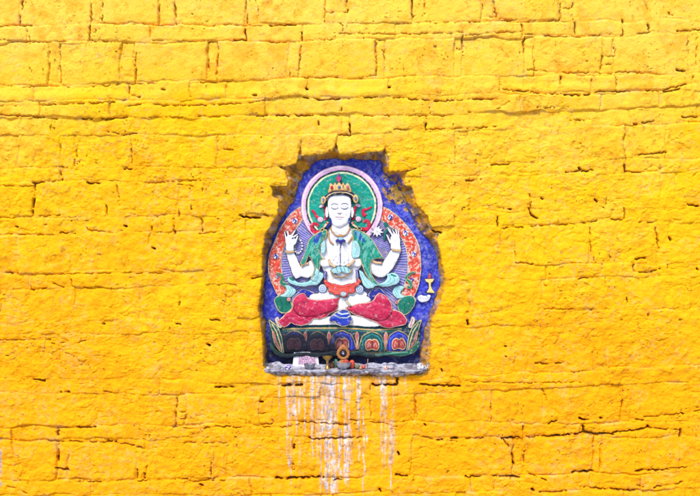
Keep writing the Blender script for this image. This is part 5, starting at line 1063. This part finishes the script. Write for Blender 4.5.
def scrap(u, h, size, cols, label, seed):
    n = 12
    a, b = np.meshgrid(np.linspace(-1, 1, n), np.linspace(-1, 1, n))
    r = 0.75 + 0.45 * vnoise(a * 2, b * 2, 1.0, seed)
    x = a * r * size * S; z = (b + 1) * r * size * S * 0.75
    y = (vnoise(a * 3, b * 3, 1.2, seed + 2) - .5) * size * S * 1.2 + (np.abs(a) * .3 + b * .25) * size * S
    z = z - z.min()
    k = sstep(.4, .6, vnoise(a * 3, b * 3, 1.2, seed + 5))[..., None]
    c = lin(cols[0]) * (1 - k) + lin(cols[1]) * k
    ids = np.arange(n * n).reshape(n, n); N = n * n
    q = np.stack([ids[:-1, :-1], ids[:-1, 1:], ids[1:, 1:], ids[1:, :-1]], -1).reshape(-1, 4)
    co = np.stack([x.ravel(), y.ravel(), z.ravel()], 1); co2 = co + np.array([0, 0.0012, 0])
    rg_ = np.concatenate([ids[0, :], ids[1:, -1], ids[-1, -2::-1], ids[-2:0:-1, 0]])
    sk_ = np.stack([np.roll(rg_, -1), rg_, rg_ + N, np.roll(rg_, -1) + N], 1)
    o = raw_mesh('paper_scrap', np.concatenate([co, co2]), np.concatenate([q, q[:, ::-1] + N, sk_]), M_PAPER, None, np.concatenate([c.reshape(-1, 3)] * 2))
    o.location = px(u, h)
    return tag(o, label, 'scrap', 'crumpled scraps on the sill')


scrap(288.4, 0.002, 2.9, ((236, 228, 244), (150, 120, 190)), 'crumpled white and violet scrap left of the printed paper', 3)
scrap(283.5, 0.004, 1.8, ((214, 210, 222), (150, 150, 170)), 'small grey white scrap at the left end of the sill', 5)
scrap(267.5, -0.010, 1.8, ((236, 232, 228), (190, 180, 176)), 'white scrap in the lower left corner of the niche', 7)
scrap(386, 0.006, 1.9, ((244, 226, 214), (220, 96, 60)), 'white and orange scrap right of the offerings', 9)
scrap(421.0, -0.012, 3.4, ((244, 242, 244), (206, 200, 206)), 'large white crumpled scrap in the right corner of the niche', 11)
scrap(426.4, -0.006, 2.2, ((240, 238, 236), (150, 120, 100)), 'white and brown scrap at the far right end of the niche', 13)

# ================================================================== GROUND, LIGHT, CAMERA
gm, nt, b = nodes_of('courtyard_paving')
tc = nt.nodes.new('ShaderNodeTexCoord')
br = nt.nodes.new('ShaderNodeTexBrick'); br.inputs['Scale'].default_value = 1.6; br.inputs['Color1'].default_value = (.36, .33, .29, 1); br.inputs['Color2'].default_value = (.30, .28, .25, 1); br.inputs['Mortar'].default_value = (.18, .16, .14, 1); br.inputs['Mortar Size'].default_value = 0.01
nz = nt.nodes.new('ShaderNodeTexNoise'); nz.inputs['Scale'].default_value = 12
nt.links.new(tc.outputs['Object'], br.inputs['Vector']); nt.links.new(tc.outputs['Object'], nz.inputs['Vector'])
bp = nt.nodes.new('ShaderNodeBump'); bp.inputs['Strength'].default_value = .4
nt.links.new(nz.outputs['Fac'], bp.inputs['Height']); nt.links.new(bp.outputs['Normal'], b.inputs['Normal'])
nt.links.new(br.outputs['Color'], b.inputs['Base Color']); b.inputs['Roughness'].default_value = .85
g = 400.0
gr = raw_mesh('ground', np.array([(-g, -g, 0), (g, -g, 0), (g, g, 0), (-g, g, 0)]), np.array([(0, 1, 2, 3)]), gm)
gr['kind'] = 'structure'; gr['label'] = 'grey stone paving in front of the wall'

sc = bpy.context.scene
w = bpy.data.worlds.new('World'); sc.world = w; w.use_nodes = True
nt = w.node_tree
sky = nt.nodes.new('ShaderNodeTexSky'); sky.sky_type = 'NISHITA'; sky.sun_disc = False
sd = np.array([-0.30, -0.80, 1.0]); sd /= np.linalg.norm(sd)
sky.sun_elevation = math.asin(sd[2]); sky.sun_rotation = math.atan2(sd[0], sd[1])
sky.dust_density = 6.0; sky.air_density = 0.8; sky.ozone_density = 0.6; sky.altitude = 3600
bg = nt.nodes['Background']; bg.inputs['Strength'].default_value = 0.12
nt.links.new(sky.outputs['Color'], bg.inputs['Color'])
L = bpy.data.lights.new('sun', 'SUN'); L.energy = 1.5; L.angle = math.radians(22); L.color = (1.0, 0.95, 0.86)
lo = bpy.data.objects.new('sun', L); C.objects.link(lo)
from mathutils import Vector
lo.rotation_euler = Vector(-sd).to_track_quat('-Z', 'Y').to_euler()

cam = bpy.data.cameras.new('camera'); co_ = bpy.data.objects.new('camera', cam); C.objects.link(co_)
DIST = 5.5
co_.location = (0, -DIST, ZC); co_.rotation_euler = (math.pi / 2, 0, 0)
cam.sensor_width = 36; cam.lens = 36 * DIST / 3.5; cam.clip_end = 1000
sc.camera = co_
sc.view_settings.view_transform = 'Standard'; sc.view_settings.look = 'None'; sc.view_settings.gamma = 1
sc.view_settings.use_curve_mapping = False
sc.view_settings.exposure = 1.56
